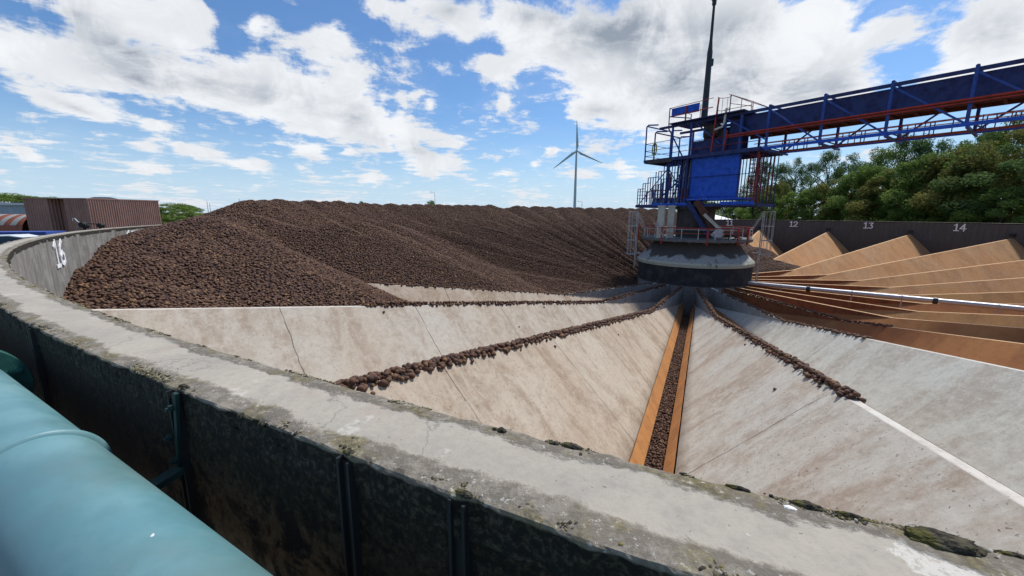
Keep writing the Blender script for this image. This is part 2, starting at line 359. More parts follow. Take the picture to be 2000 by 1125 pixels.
# ------------------------------------------------------------------ circular wall with coping
def silo_wall():
    root = empty('silo_wall', C0, label='long circular concrete wall with weathered mossy coping enclosing the round silo pit', cat='wall')
    th0 = math.atan2(-CY, -CX)
    # angular samples, fine next to the camera
    s = [0.0]
    while s[-1] < math.pi*R:
        d = math.hypot(s[-1], .9); s.append(s[-1] + min(.8, max(.011, .0085*d if d < 12 else .05*d if d > 20 else .012*d)))
    s[-1] = math.pi*R
    th = [th0 + q/R for q in s[:-1]] + [th0 + math.pi] + [th0 + 2*math.pi - q/R for q in reversed(s[1:-1])]
    prof = [(0,-.10),(0,-.045),(.0,-.02),(.006,-.006),(.02,.0),(.045,.0),(.075,.0),(.11,.0),(.16,.0),(.20,.0),(.225,.0),(TH-.012,.0),(TH-.003,-.001),(TH,-.006),(TH,-.05),(TH,-.10)]
    vs = []
    m = len(prof)
    for a in th:
        ca, sa = math.cos(a), math.sin(a)
        for j, (dr, z) in enumerate(prof):
            rr = R + dr; p = Vector((rr*ca, rr*sa, z))
            e = min(dr, TH-dr); k = max(0, 1 - e/.045)
            n1 = mnoise.noise(p*14); n2 = mnoise.noise(p*45); n3 = mnoise.noise(p*3)
            amp = k*(.010*n1 + .005*n2 + .004*n3) + .0012*n3
            if z > -.03: p.z += amp*1.1 - k*.004 + (.009*k*max(0, mnoise.noise(p*20 + Vector((9,0,0)))))
            if k > .3: q = (.012*n1 + .006*n2 + .012*n3)*k; p.x += ca*q; p.y += sa*q
            vs.append(p)
    fs = []; N = len(th)
    for i in range(N):
        jn = (i+1) % N
        for q in range(m-1): fs.append((i*m+q, i*m+q+1, jn*m+q+1, jn*m+q))
    o = mesh_obj('coping', vs, fs, M_coping, root, smooth=True)
    for p_ in o.data.polygons:
        if p_.index % (m-1) >= 11: p_.use_smooth = False
    nb = MB(); 
    thb = th[::3] if len(th[::3]) > 300 else th
    for (r0, z0, z1, flip) in ((R+.004, -.06, -5.95, 0), (R+TH-.004, -.06, -3.0, 1)):
        v2 = [(r0*math.cos(a), r0*math.sin(a), z) for a in th for z in (z0, (z0*2+z1)/3, z1)]
        f2 = []
        for i in range(N):
            jn = (i+1) % N
            for q in range(2): f2.append((i*3+q, jn*3+q, jn*3+q+1, i*3+q+1))
        nb.add(v2, f2, True)
    nb.build('wall_body', M_wall, root)
    # vertical steel joint channels on the outside
    for (jx, jy) in ((676,885),(899,962),(357,752),(62,634)):
        w = ray(jx, jy); p = w * (-CAMZ / w.z); a = math.atan2(p.y-CY, p.x-CX)
        d = Vector((math.cos(a), math.sin(a), 0)); tt = Vector((-d.y, d.x, 0))
        b = MB()
        for sgn in (-1, 1):
            c = d*(R+TH+.006) + tt*(.016*sgn); b.bar(c + Vector((0,0,-.012-.002*sgn)), c + Vector((0,0,-2.4)), .007, .02, up=d)
        c = d*(R+TH+.001); b.bar(c + Vector((0,0,-.02)), c + Vector((0,0,-2.4)), .026, .004, up=d)
        b.build('joint_strip', M_joint, root)
    return th0
M_joint = painted('blackened_steel', (.035,.038,.04), (.01,.01,.01), .5, .45, metal=.4)
TH0 = silo_wall()

# ------------------------------------------------------------------ ridges of the silo floor
A1, A2 = .457, .20
TAN = math.tan(rad(360/54))
def z_edge(x): return -4.83 + (x-RK)*.0279
def ridge_meshes():
    xs = [3.70,4.5,5.5,6.7,8,9.5,RK-.9,RK] + list(np.linspace(RK+.9, R+.01, 24))
    t = .075; slab = {}
    for sgn in (-1, 1):
        v, f = [], []; n = 9
        for x in xs:
            ye = max(t+.02, x*TAN - A1/math.cos(rad(6.667))); ze = z_edge(x); zt = min(ze + (ye-t)*1.0, ridge_z(x)-.004)
            if x > RK: zt = ridge_z(x) - .004
            for k in range(n):
                q = k/(n-1); y = t + (ye-t)*q; z = zt + (ze-zt)*q
                nz = mnoise.noise(Vector((x*.35, y*.6, sgn*5)))*.03*min(1, q*4)*min(1,(1-q)*4)
                v.append((x, sgn*y, z + nz))
            v.append((x, sgn*(ye+.0), ze-.14))
        n += 1
        for i in range(len(xs)-1):
            for k in range(n-1):
                a = (i*n+k, (i+1)*n+k, (i+1)*n+k+1, i*n+k+1); f.append(a if sgn < 0 else a[::-1])
        slab[sgn] = (v, f)
    v, f = [], []
    xs2 = sorted(set(xs + list(np.linspace(4, 30, 130))))
    for x in xs2:
        zt = ridge_z(x); j = .006*mnoise.noise(Vector((x*3, 0, 0))); j2 = .006*mnoise.noise(Vector((x*3, 7, 0)))
        zb = z_edge(x)-.3 if x < RK+.2 else zt-.12
        v += [(x, -t, zb), (x, -t-j, zt-.008), (x, -t*.75, zt), (x, t*.75, zt), (x, t+j2, zt-.008), (x, t, zb)]
    for i in range(len(xs2)-1):
        for k in range(5): f.append((i*6+k, i*6+k+1, (i+1)*6+k+1, (i+1)*6+k))
    return slab, (v, f)
slabdata, capdata = ridge_meshes()
mcache = {}
def ridge(i, label, mats):
    root = empty('floor_ridge', C0, ang(i), label=label, cat='concrete ridge', group='radial ridges of the silo floor')
    for nm, key, (v, f), mt in (('slab', 1, slabdata[1], mats[0]), ('slab', -1, slabdata[-1], mats[1]), ('fin_cap', 0, capdata, mats[2])):
        k = (key, tuple(x.name for x in (mt if isinstance(mt, list) else [mt])))
        if k not in mcache:
            o = mesh_obj(nm, v, f, mt, root, smooth=(key != 0))
            if isinstance(mt, list):     # fin sides darker than the top edge; rusty ones have shade painted in
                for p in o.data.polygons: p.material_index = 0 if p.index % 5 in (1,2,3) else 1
            mcache[k] = o.data
        else:
            o = bpy.data.objects.new(nm, mcache[k]); COL.objects.link(o); o.parent = root
    return root
for i in range(-3, 15):
    side = {1: None, -1: None}
    # sgn=+1 side faces lower index; sgn=-1 faces higher index
    def side_mat(sec):    # sector between ridge sec and sec+1
        if sec >= 13: return M_beige
        if sec == 12: return M_grey
        if sec == 11: return M_beige
        if sec == 10: return M_white
        if sec in (8, 9): return M_rust
        if sec in (5, 6, 7): return M_brown if sec != 6 else M_rust
        return M_ochre
    hi, lo = side_mat(i), side_mat(i-1)
    if i == 12: lo = M_beige
    if i == 11: hi = M_white2; lo = M_white
    if i == 10: hi = M_white; lo = M_rust
    if i == 9: hi = M_rust; lo = M_brown
    if i == 13: hi = M_grey; lo = M_grey
    if i == 12: hi = M_grey
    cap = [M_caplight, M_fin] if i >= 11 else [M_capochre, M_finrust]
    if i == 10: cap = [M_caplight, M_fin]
    lab = {-3: 'tan ridge far behind the central tower, third to the left of number 12',
           -2: 'tan ridge meeting the far wall just left of number 11', -1: 'tan ridge meeting the far wall between numbers 11 and 12',
           0: 'ochre ridge rising to the far wall between numbers 12 and 13', 1: 'ochre ridge rising to the far wall between numbers 13 and 14',
           2: 'ochre ridge rising to the wall just right of number 14', 3: 'ochre ridge, the next one in front of the ridge right of number 14',
           4: 'brown-orange ridge, two in front of the ridge right of number 14', 5: 'low orange ridge just behind the ridge that runs along the silver pipe',
           6: 'orange ridge running just behind the long silver pipe', 7: 'orange ridge running just in front of the long silver pipe',
           8: 'rust-brown ridge, second in front of the silver pipe', 9: 'rusty ridge with a short row of potatoes, next to the pale ridge at the right',
           10: 'ridge with white slab on one side and rust-red slab on the other', 11: 'pale grey ridge right of the orange gutter, potatoes on its upper half only',
           12: 'beige ridge left of the orange gutter with a potato row along all of it', 13: 'pale ridge against which the front end of the potato heap lies',
           14: 'short visible beige ridge at the foot of the potato heap'}[i]
    ridge(i, lab, (lo, hi, cap))

def gutter(i, label, mats):
    root = empty('gutter', C0, ang(i+.5), label=label, cat='gutter', group='gutters between the floor ridges')
    xs = list(np.linspace(3.7, R, 60))
    for sgn in (-1, 1):
        v, f = [], []
        for x in xs:
            ze = z_edge(x); w = .012*mnoise.noise(Vector((x*2.5, sgn*4, i)))+.006*mnoise.noise(Vector((x*11, sgn*4, i)))
            a1 = min(A1, x*TAN*.97)
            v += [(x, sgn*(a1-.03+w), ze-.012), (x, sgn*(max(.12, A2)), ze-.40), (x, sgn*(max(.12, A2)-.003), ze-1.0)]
        for k in range(len(xs)-1):
            for q in range(2):
                a = (k*3+q, (k+1)*3+q, (k+1)*3+q+1, k*3+q+1); f.append(a)
        o = mesh_obj('side_board', v, f, [mats, M_dark], root)
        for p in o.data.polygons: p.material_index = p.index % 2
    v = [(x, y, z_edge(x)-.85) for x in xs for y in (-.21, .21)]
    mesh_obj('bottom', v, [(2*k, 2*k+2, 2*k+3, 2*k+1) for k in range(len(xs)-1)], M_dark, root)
GN = ['fourteenth']
for i in range(-3, 14):
    lab = 'orange-stained straight gutter filled with potatoes running from the tower towards the viewer' if i == 11 else \
          'narrow rusty gutter hidden low between the rust-stained ridges of the right-hand half' if i < 10 else \
          'narrow gutter hidden low between the pale concrete ridges'
    gutter(i, lab, M_board)

# ------------------------------------------------------------------ potatoes
def potato_material(name, inst):
    m, t = mat(name, (.1,.06,.04), .8, 0, .35)
    if inst: rnd = t.node('ShaderNodeObjectInfo').outputs['Random']
    else: rnd = t.node('ShaderNodeNewGeometry').outputs['Random Per Island']
    cr = t.node('ShaderNodeValToRGB'); t.put(cr.inputs[0], rnd)
    e = cr.color_ramp.elements; e[0].position = 0; e[0].color = (.060,.030,.019,1); e[1].position = 1; e[1].color = (.30,.165,.075,1)
    for p, c in ((.3,(.095,.046,.028)),(.6,(.135,.068,.038)),(.85,(.112,.060,.038)),(.94,(.20,.115,.055))):
        q = e.new(p); q.color = (*c, 1)
    geo = t.node('ShaderNodeNewGeometry').outputs['Position']
    n = t.noise(geo, 30, 4, .6); c = t.mix(t.math('MULTIPLY', t.ramp(n, .4, .7), .6), cr.outputs[0], (.06,.038,.03))
    big = t.noise(geo, .45, 5, .6); c = t.mix(t.math('MULTIPLY', t.ramp(big, .42, .66), .4), c, (.085,.042,.032))
    t.put(t.b.inputs['Base Color'], c); bump(t, n, .3, .004)
    return m
M_pot = potato_material('potato_skin', False); M_poti = potato_material('potato_skin_heap', True)
def ico(sub):
    bm = bmesh.new(); bmesh.ops.create_icosphere(bm, subdivisions=sub, radius=1); v = np.array([q.co[:] for q in bm.verts]); f = [tuple(x.index for x in p.verts) for p in bm.faces]; bm.free(); return v, np.array(f)
ICO = {1: ico(1), 2: ico(2)}
def potatoes(name, pts, size, sub, **kw):
    V, Fc = ICO[sub]; n = len(pts); pts = np.asarray(pts)
    sc = size*rng.uniform(.7, 1.25, (n,1))*np.column_stack([rng.uniform(1.05,1.45,n), rng.uniform(.85,1.05,n), rng.uniform(.8,1.0,n)])
    A = rng.uniform(0, 2*math.pi, n); B = rng.uniform(-.6, .6, n)
    X = V[None]*sc[:,None,:]*(1 + .07*np.sin(V[None,:,0:1]*3 + A[:,None,None]) + .05*np.sin(V[None,:,2:3]*4+B[:,None,None]*9))
    cb, sb = np.cos(B)[:,None], np.sin(B)[:,None]
    x, y, z = X[...,0]*cb - X[...,2]*sb, X[...,1], X[...,0]*sb + X[...,2]*cb
    ca, sa = np.cos(A)[:,None], np.sin(A)[:,None]
    X = np.stack([x*ca - y*sa, x*sa + y*ca, z], -1) + pts[:,None,:]
    F = (Fc[None] + (np.arange(n)*len(V))[:,None,None]).reshape(-1, 3)
    return mesh_obj(name, X.reshape(-1,3), F.tolist(), M_pot, smooth=True, **kw)
def row(i, r0, r1, width, size, layers, label, dens=1.0, sub=1, ragged=.3, lean=0.0):
    pts = []; r = r0
    while r < r1:
        k = .55 + .45*mnoise.noise(Vector((r*1.3, i*3, 0))) + ragged*mnoise.noise(Vector((r*5, i, 2)))
        k *= min(1, .45 + (r - r0)*.5) if r < r0 + 1 else 1
        w = width*(.75+.5*k)
        for ly in range(layers):
            m = max(0, int(round(w*2/(size*1.75)*dens*(1-ly*.42)*rng.uniform(.75,1.1))))
            for _ in range(m):
                y = rng.uniform(-1, 1)*w*(1-ly*.4); z = ridge_z(r) + size*.55 + ly*size*1.25 + rng.uniform(-.2,.25)*size
                if abs(y) > .055: z -= (abs(y)-.055)*.55
                a = ang(i); rr = r + rng.uniform(-.5,.5)*size; y += lean
                pts.append((CX + rr*math.cos(a) - y*math.sin(a), CY + rr*math.sin(a) + y*math.cos(a), z))
        r += size*1.55
    potatoes('potato_row', pts, size, sub, label=label, cat='potato row', kind='stuff')
row(12, 12.0, R-.35, .13, .040, 2, 'row of brown potatoes along the ridge left of the gutter, up to the wall', sub=2, dens=1.15)
row(12, 4.2, 12.0, .10, .05, 2, 'potatoes on the narrow fin between the tower and the long potato row', dens=1)
row(11, 4.2, 24.3, .105, .046, 2, 'row of potatoes along the upper half of the ridge right of the gutter', sub=1, dens=1.05)
row(13, 4.2, 24.4, .10, .05, 2, 'thin row of potatoes on the ridge running from the heap to the tower', dens=1)
row(14, 4.2, 22.0, .09, .05, 1, 'thin line of potatoes at the foot of the big heap', dens=1)
row(10, 5.0, 16.4, .09, .055, 1, 'dark row of potatoes where the white slab meets the rust-red slab', dens=1)
row(9, 5.0, 13.6, .08, .055, 1, 'short dark row of potatoes on the second rusty ridge', dens=1)
def gutter_fill():
    pts = []; a = ang(11.5); r = 6.0
    while r < R-.2:
        for ly in range(2):
            for y in np.arange(-.17, .18, .062):
                yy = y + rng.uniform(-.025,.025); rr = r + rng.uniform(-.03,.03); z = z_edge(r) - .47 - ly*.05 + rng.uniform(-.02,.03)
                pts.append((CX + rr*math.cos(a) - yy*math.sin(a), CY + rr*math.sin(a) + yy*math.cos(a), z))
        r += .062
    potatoes('gutter_potatoes', pts, .033, 1, label='dark potatoes filling the bottom of the orange-sided gutter', cat='potato layer', kind='stuff')
gutter_fill()

# ------------------------------------------------------------------ the great heap
H0 = .55
def sky_z(px, py, P):      # height so that a crest at P shows at photo row py
    w = ray(px, py); return CAMZ + w.z*P.y
def heap():
    # dump cones: (radius in metres, ridge index, photo row of the crest)
    sky = [(250,444),(300,437),(345,420),(390,412),(430,405),(470,394),(520,390),(580,392),(640,393),(720,398),(850,400),(1000,402),(1100,404),(1240,406),(1400,409),(3000,412)]
    def crest_row(px):
        for (a, b), (c, d) in zip(sky, sky[1:]):
            if a <= px <= c: return b + (d-b)*(px-a)/(c-a)
        return 440 if px < 250 else 410
    def project(P):
        d = P - Vector((0,0,CAMZ)); c, s = math.cos(PITCH), math.sin(PITCH)
        yc = d.y*c - d.z*s; return 1000 + F*d.x/yc
    cones = []
    k = .55
    def add(r, i, dz=0, z=None, sl=.445):
        P = pol(r*k, i, 0)
        if z is None: z = sky_z(project(P), crest_row(project(P)), P) + dz
        else: z = (z+1)*k
        cones.append((P.x, P.y, z, sl))
    add(53.4, 13.25, z=-3.0); add(53.4, 13.6, z=-2.2); add(52.5, 13.95, z=-1.5); add(51, 14.25, z=-.35, sl=.33); add(49.5, 14.6, z=-.1, sl=.34)
    add(49.5, 14.05, z=-1.1); add(47, 14.25, z=-1.3); add(45, 14.5, z=-1.3); add(43, 14.7, z=-1.0); add(40.5, 15.0, z=-.9); add(38.5,15.45,z=-.9); add(51.5, 13.75, z=-1.9)
    path = [(50,15.1),(48,15.6),(45,16.1),(42,16.6),(38,17.1),(35,17.6),(32.5,18.15),(31,18.75)]
    for j in range(len(path)-1):
        for q in (0, .34, .67): (r0_, i0_), (r1_, i1_) = path[j], path[j+1]; add(r0_+(r1_-r0_)*q, i0_+(i1_-i0_)*q, dz=-.05*((j+int(q*3)) % 2))
    i = 19.4; j = 0
    while i < 24.3: add(30.3 + .6*math.sin(j*2.1), i, dz=-.02-.07*abs(math.sin(j*1.7))); i += .31; j += 1
    for rr in (38, 45, 51):
        i = {38:18.2, 45:17.0, 51:16.1}[rr]
        while i < 24: add(rr, i, dz=-.25); i += .8
    cones_a = np.array(cones)
    nr, ni = 150, 620
    rs = np.concatenate([np.linspace(3.72, R-.02, nr)]); ii = np.linspace(12.97, 28.2, ni)
    RR, II = np.meshgrid(rs, ii, indexing='ij'); AA = PHI0 - II*STEP
    X = CX + RR*np.cos(AA); Y = CY + RR*np.sin(AA)
    Hh = np.full(X.shape, -50.0)
    ph = rng.uniform(0, 6.28, len(cones_a))
    for c, (cx, cy, cz, sl0) in enumerate(cones_a):
        d = np.hypot(X-cx, Y-cy); az = np.arctan2(Y-cy, X-cx)
        dd = np.sqrt(d*d + .35**2) - .35
        sl = sl0
        Hh = np.maximum(Hh, cz - sl*dd)
    # foot of the heap rests against ridges 13 and 14
    def rz(r): return np.where(r < RK, ZK, ZK + (ZW-ZK)*(r-RK)/(R-RK))
    d13 = RR*np.sin((II-13)*STEP); Hh = np.minimum(Hh, np.where(II < 20, rz(RR) + .02 + .62*np.maximum(d13, 0), 99))
    r14 = 22.7 + 1.2*np.clip(14-II, 0, 1)           # toe line in the bay between ridges 13 and 14
    r14 = r14 + .25*np.sin(II*9)
    d14 = RR*np.sin((II-14)*STEP)
    lim2 = rz(r14) + .02 + .56*(RR - r14)
    lim = np.where(II < 14, lim2, np.maximum(rz(RR) + .02 + .62*np.maximum(d14, 0), lim2))
    Hh = np.where(II < 20, np.minimum(Hh, lim), Hh)
    nz = np.array([[mnoise.noise(Vector((x*.9, y*.9, 0)))*.055 + mnoise.noise(Vector((x*2.7, y*2.7, 5)))*.035 for x, y in zip(a, b)] for a, b in zip(X, Y)])
    fur = []
    for q in ii:
        p_ = q/.66 + .55*mnoise.noise(Vector((q*.9, 1.7, 0))); f_ = p_ - math.floor(p_)
        tri = (f_/.68 if f_ < .68 else (1-f_)/.32); fur.append((tri - .5)*(.62 + .5*mnoise.noise(Vector((math.floor(p_)*3.1, 4.4, 0)))) + .14*mnoise.noise(Vector((q*7, 8.1, 0))))
    fur = np.array(fur)
    Hh = Hh + 1.0*fur[None,:]*np.clip((.35-Hh)/1.6, 0, 1)*np.clip((Hh+5)/1.5, 0, 1)*np.clip((II-14.9)/.8, 0, 1)
    Hh = Hh + nz*np.clip((Hh + 6)/2, 0, 1)
    Hh = np.minimum(Hh, np.where(RR > R-2.2, -.10 + (R-RR)*.42, 99))
    keep_v = Hh > -5.3
    me_v = np.stack([X, Y, Hh], -1).reshape(-1, 3)
    idx = np.arange(nr*ni).reshape(nr, ni); kv = keep_v
    fk = kv[:-1,:-1] | kv[1:,:-1] | kv[:-1,1:] | kv[1:,1:]
    q = np.stack([idx[:-1,:-1], idx[:-1,1:], idx[1:,1:], idx[1:,:-1]], -1)[fk]
    used = np.unique(q); remap = -np.ones(nr*ni, int); remap[used] = np.arange(len(used))
    vv = me_v[used]; vv[:,2] = np.maximum(vv[:,2], -5.6)
    o = mesh_obj('potato_heap', vv, remap[q].tolist(), M_pothbase, smooth=True, label='huge ridge-like heap of brown potatoes filling the left and rear of the round pit', cat='potato heap', kind='stuff')
    # geometry nodes: thousands of potatoes over the heap surface
    ng = bpy.data.node_groups.new('heap_of_potatoes', 'GeometryNodeTree')
    ng.interface.new_socket('Geometry', in_out='INPUT', socket_type='NodeSocketGeometry'); ng.interface.new_socket('Geometry', in_out='OUTPUT', socket_type='NodeSocketGeometry')
    N, L = ng.nodes, ng.links
    gi = N.new('NodeGroupInput'); go = N.new('NodeGroupOutput')
    dist = N.new('GeometryNodeDistributePointsOnFaces'); dist.inputs['Density'].default_value = 300; dist.inputs['Seed'].default_value = 3
    icon = N.new('GeometryNodeMeshIcoSphere'); icon.inputs['Radius'].default_value = .041; icon.inputs['Subdivisions'].default_value = 2
    sm = N.new('GeometryNodeSetShadeSmooth'); stm = N.new('GeometryNodeSetMaterial'); stm.inputs['Material'].default_value = M_poti
    inst = N.new('GeometryNodeInstanceOnPoints')
    rv = N.new('FunctionNodeRandomValue'); rv.data_type = 'FLOAT_VECTOR'; rv.inputs['Min'].default_value = (-.5,-.5,0); rv.inputs['Max'].default_value = (.5,.5,6.28)
    rs_ = N.new('FunctionNodeRandomValue'); rs_.data_type = 'FLOAT_VECTOR'; rs_.inputs['Min'].default_value = (.85,.65,.6); rs_.inputs['Max'].default_value = (1.4,1.0,.95); rs_.inputs['Seed'].default_value = 5
    ro = N.new('FunctionNodeRandomValue'); ro.data_type = 'FLOAT_VECTOR'; ro.inputs['Min'].default_value = (0,0,-.015); ro.inputs['Max'].default_value = (0,0,.055); ro.inputs['Seed'].default_value = 9
    sp = N.new('GeometryNodeSetPosition')
    jn = N.new('GeometryNodeJoinGeometry')
    L.new(gi.outputs[0], dist.inputs['Mesh']); L.new(dist.outputs['Points'], sp.inputs['Geometry']); L.new(ro.outputs[0], sp.inputs['Offset'])
    L.new(icon.outputs['Mesh'], sm.inputs['Geometry']); L.new(sm.outputs[0], stm.inputs['Geometry'])
    L.new(sp.outputs[0], inst.inputs['Points']); L.new(stm.outputs[0], inst.inputs['Instance']); L.new(rv.outputs[0], inst.inputs['Rotation']); L.new(rs_.outputs[0], inst.inputs['Scale'])
    L.new(inst.outputs[0], jn.inputs[0]); L.new(gi.outputs[0], jn.inputs[0]); L.new(jn.outputs[0], go.inputs[0])
    md = o.modifiers.new('potatoes', 'NODES'); md.node_group = ng
M_pothbase = mat('dark_heap_base', (.035,.022,.018), .95)[0]  # dark base surface showing in the gaps between potatoes
heap()

# ------------------------------------------------------------------ painted numbers on the inner wall
DIG = {'1': [((.12,.80),(.42,.98)), ((.42,1.0),(.42,.08)), ((.12,.07),(.74,.07))],
       '2': [((.06,.74),(.14,.92)),((.14,.92),(.5,.94)),((.5,.94),(.70,.80)),((.70,.80),(.66,.56)),((.66,.56),(.08,.10)),((.04,.08),(.76,.08))],
       '3': [((.06,.92),(.70,.92)),((.70,.92),(.40,.58)),((.36,.56),(.70,.44)),((.70,.44),(.68,.18)),((.68,.18),(.44,.07)),((.44,.07),(.04,.14))],
       '4': [((.56,1.0),(.56,.02)),((.56,.98),(.06,.36)),((.02,.34),(.80,.34))],
       '6': [((.62,.95),(.24,.72)),((.24,.72),(.12,.42)),((.12,.42),(.14,.14)),((.14,.14),(.44,.07)),((.44,.07),(.70,.18)),((.70,.18),(.68,.42)),((.68,.42),(.42,.54)),((.42,.54),(.16,.40))],
       '7': [((.04,.92),(.76,.92)),((.74,.92),(.34,.04))]}
def number(text, i, zt, h, w, label):
    b = MB(); k = 0; th = .085
    for n, ch in enumerate(text):
        ox = (n - len(text)/2)*w
        for (p, q) in DIG[ch]:
            pts = [];
            for (x, y) in (p, q): pts.append(Vector((ox + x*w/.86, 0, zt - h + y*h)))
            d = (pts[1]-pts[0]).normalized(); pts[0] -= d*th*.42; pts[1] += d*th*.42; nn = Vector((-d.z, 0, d.x))*th*.5*(1.15 if abs(d.z) > .6 else .95)
            off = -.016 - .0015*k; k += 1
            corners = [pts[0]-nn, pts[0]+nn, pts[1]+nn, pts[1]-nn]
            def wrap(p, o): a = ang(i) - p.x/R; rr = R + o; return (rr*math.cos(a), rr*math.sin(a), p.z)
            b.add([wrap(c, off) for c in corners] + [wrap(c, -.002) for c in corners], [(0,1,2,3),(7,6,5,4),(0,4,5,1),(1,5,6,2),(2,6,7,3),(3,7,4,0)])
    b.build('painted_number', M_numwhite, loc=C0, label=label, cat='number', group='numbers painted on the inner wall')
number('11', -1.5, -.14, .66, .44, 'white painted number 11 on the dark far wall behind the tower railing')
number('12', -.5, -.14, .66, .44, 'white painted number 12 on the dark far wall')
number('13', .5, -.14, .66, .44, 'white painted number 13 on the dark far wall')
number('14', 1.5, -.14, .66, .46, 'white painted number 14 on the dark far wall, the rightmost')
number('16', 13.40, -.11, .62, .46, 'large white painted number 16 on the grey wall beside the heap at the left')
number('17', 14.36, -.14, .62, .44, 'white painted number mostly buried by the heap on the left wall')
for i, wh in ((-1,'11 and 12'),(0,'12 and 13'),(1,'13 and 14'),(2,'14 and the frame edge')):
    a = ang(i); d = Vector((math.cos(a), math.sin(a), 0)); b = MB(); M = Matrix.Rotation(a, 3, 'Z')
    b.box(d*(R-.10) + Vector((0,0,-1.02)), (.18,.34,.22), M); b.box(d*(R-.12) + Vector((0,0,-.895)), (.24,.40,.025), M)
    b.build('wall_box', M_joint, loc=C0, label='small dark box on the wall above the ridge between %s' % wh, cat='wall box', group='dark boxes at the ridge tops')

# ------------------------------------------------------------------ central column
def conc_cone():
    m, t = mat('cone_concrete', (.4,.4,.37), .85)
    x, y, z = t.xyz(t.obj)
    n = t.noise(t.scale(t.obj, (1,1,.6)), 1.0, 2.5, .45, .3); f = t.noise(t.obj, 9, 7, .7)
    line = t.math('ADD', z, t.math('MULTIPLY', t.math('SUBTRACT', n, .5), 1.5))
    c = t.mix(t.ramp(f, .35, .7), (.38,.39,.37), (.24,.24,.22))
    c = t.mix(t.ramp(line, -2.15, -2.0), c, t.mix(n, (.055,.048,.044), (.10,.09,.08)))  # upper skirt darkened: shadow from above painted into the concrete
    c = t.mix(t.ramp(z, -2.5, -2.44, 1.0, 0.0), c, (.46,.45,.34))
    c = t.mix(t.math('MULTIPLY', t.ramp(t.noise(t.scale(t.obj,(1,1,.5)), 3, 5, .6), .56, .66), .8), c, (.10,.09,.08))
    t.put(t.b.inputs['Base Color'], c); bump(t, f, .4, .02); return m
BA = math.atan2(-.8056, .5924)
def tower():
    root = empty('central_tower', C0, label='round concrete tower with flared skirt and red railed deck in mid pit', cat='tower')
    MB().lathe([(3.74,-3.96),(3.74,-2.74)], 96).build('shaft', M_shaft, root)
    MB().lathe([(3.70,-5.9),(3.70,-3.97)], 96).build('base', M_fin, root)
    b = MB(); b.lathe([(3.6,-3.955),(3.78,-3.955),(3.78,-3.90),(3.745,-3.90)], 96, sm=False); b.build('drip_rim', M_soot, root)
    b = MB(); b.lathe([(3.5,-2.76),(3.81,-2.76),(3.83,-2.58),(3.80,-2.52),(3.2,-1.93),(2.68,-1.22),(2.6,-1.18)], 96, sm=False); b.build('flared_skirt', conc_cone(), root)
    b = MB(); b.lathe([(0,-1.165),(3.56,-1.165),(3.58,-1.14),(3.58,-1.0),(3.55,-.985),(0,-.985)], 72, sm=False)
    for k in range(24):
        a = 2*math.pi*k/24; b.bar((2.5*math.cos(a),2.5*math.sin(a),-1.2),(3.5*math.cos(a),3.5*math.sin(a),-1.2), .07, .065)
    b.build('deck', M_deck, root)
    for z, m, nm in ((-.27, M_red, 'top_rail'), (-.60, M_redrail, 'middle_rail'), (-.36, M_greypaint, 'hand_rail')):
        r = 3.50 if m is not M_greypaint else 3.44
        pts = [(r*math.cos(2*math.pi*k/72), r*math.sin(2*math.pi*k/72), z) for k in range(73)]
        MB().tube(pts, .032 if z > -.3 else .018, 6, False).build(nm, m, root)
    for k in range(22):
        a = 2*math.pi*k/22 + .05; p = Vector((3.47*math.cos(a), 3.47*math.sin(a), 0))
        MB().bar(p+Vector((0,0,-.98)), p+Vector((0,0,-.28)), .035).build('rail_post', M_greypaint, root)
    for (px) in (1247, 1293, 1383, 1443, 1462):
        w = ray(px, 450); d = Vector((w.x, w.y)).normalized(); # front intersection with circle r 3.56
        bq = d.x*CX + d.y*CY; disc = bq*bq - (CX*CX+CY*CY-3.57**2); t = bq - math.sqrt(max(0, disc)); p = Vector((d.x*t-CX, d.y*t-CY, 0))
        MB().bar(p+Vector((0,0,-1.32)), p+Vector((0,0,-.30)), .11, .07).build('red_stanchion', M_red, root)
    # cream pillars and dark core
    for px in (1290.5, 1310):
        p = at(px, 440, 27.1) - C0; b = MB(); M = Matrix.Rotation(BA+.35, 3, 'Z')
        b.box((p.x, p.y, .10), (.42, .30, 2.15), M); b.box((p.x, p.y, 1.13), (.52,.40,.06), M); b.box((p.x, p.y, -.95), (.5,.38,.05), M)
        b.build('pillar', M_offwhite, root)
    b = MB(); b.lathe([(1.15,-.98),(1.15,1.12)], 24); b.lathe([(1.45,.95),(1.45,1.16)], 32, sm=False); b.box((-.6,.3,.05),(.9,1.2,2.05)); b.build('core', M_soot, root)
    # machinery on the deck
    p = at(1402, 458, 26.0) - C0; b = MB(); b.lathe([(0,-.2),(.26,-.2),(.30,-.05),(.24,.14),(.08,.24),(0,.24)], 20, (p.x,p.y,-.72)); b.tube([(p.x-.4,p.y,-.75),(p.x-.15,p.y-.1,-.45),(p.x+.1,p.y,-.5)], .09, 10)
    b.build('motor_housing', M_greypaint, root)
    p = at(1254, 446, 27.6) - C0
    p = at(1283, 438, 25.8) - C0; b = MB(); b.box((p.x,p.y,p.z),(.2,.2,.18)); b.bar((p.x+.08,p.y,p.z-.05),(p.x+.45,p.y+.1,p.z-.75),.05); b.build('control_box', M_galv, root)
    pts = []
    for _ in range(260):
        a = rng.uniform(0, 6.28); r = abs(rng.normal(0, .42)); pts.append((p.x+3.6+r*math.cos(a), p.y-.9+r*math.sin(a), -.95 + max(0, .28-r*.4)))
    q = at(1424, 466, 26.6) - C0
    pts = [(C0.x+q.x+r*math.cos(a), C0.y+q.y+r*math.sin(a), -.95+max(0,.26-r*.35)) for a, r in zip(rng.uniform(0,6.28,260), np.abs(rng.normal(0,.4,260)))]
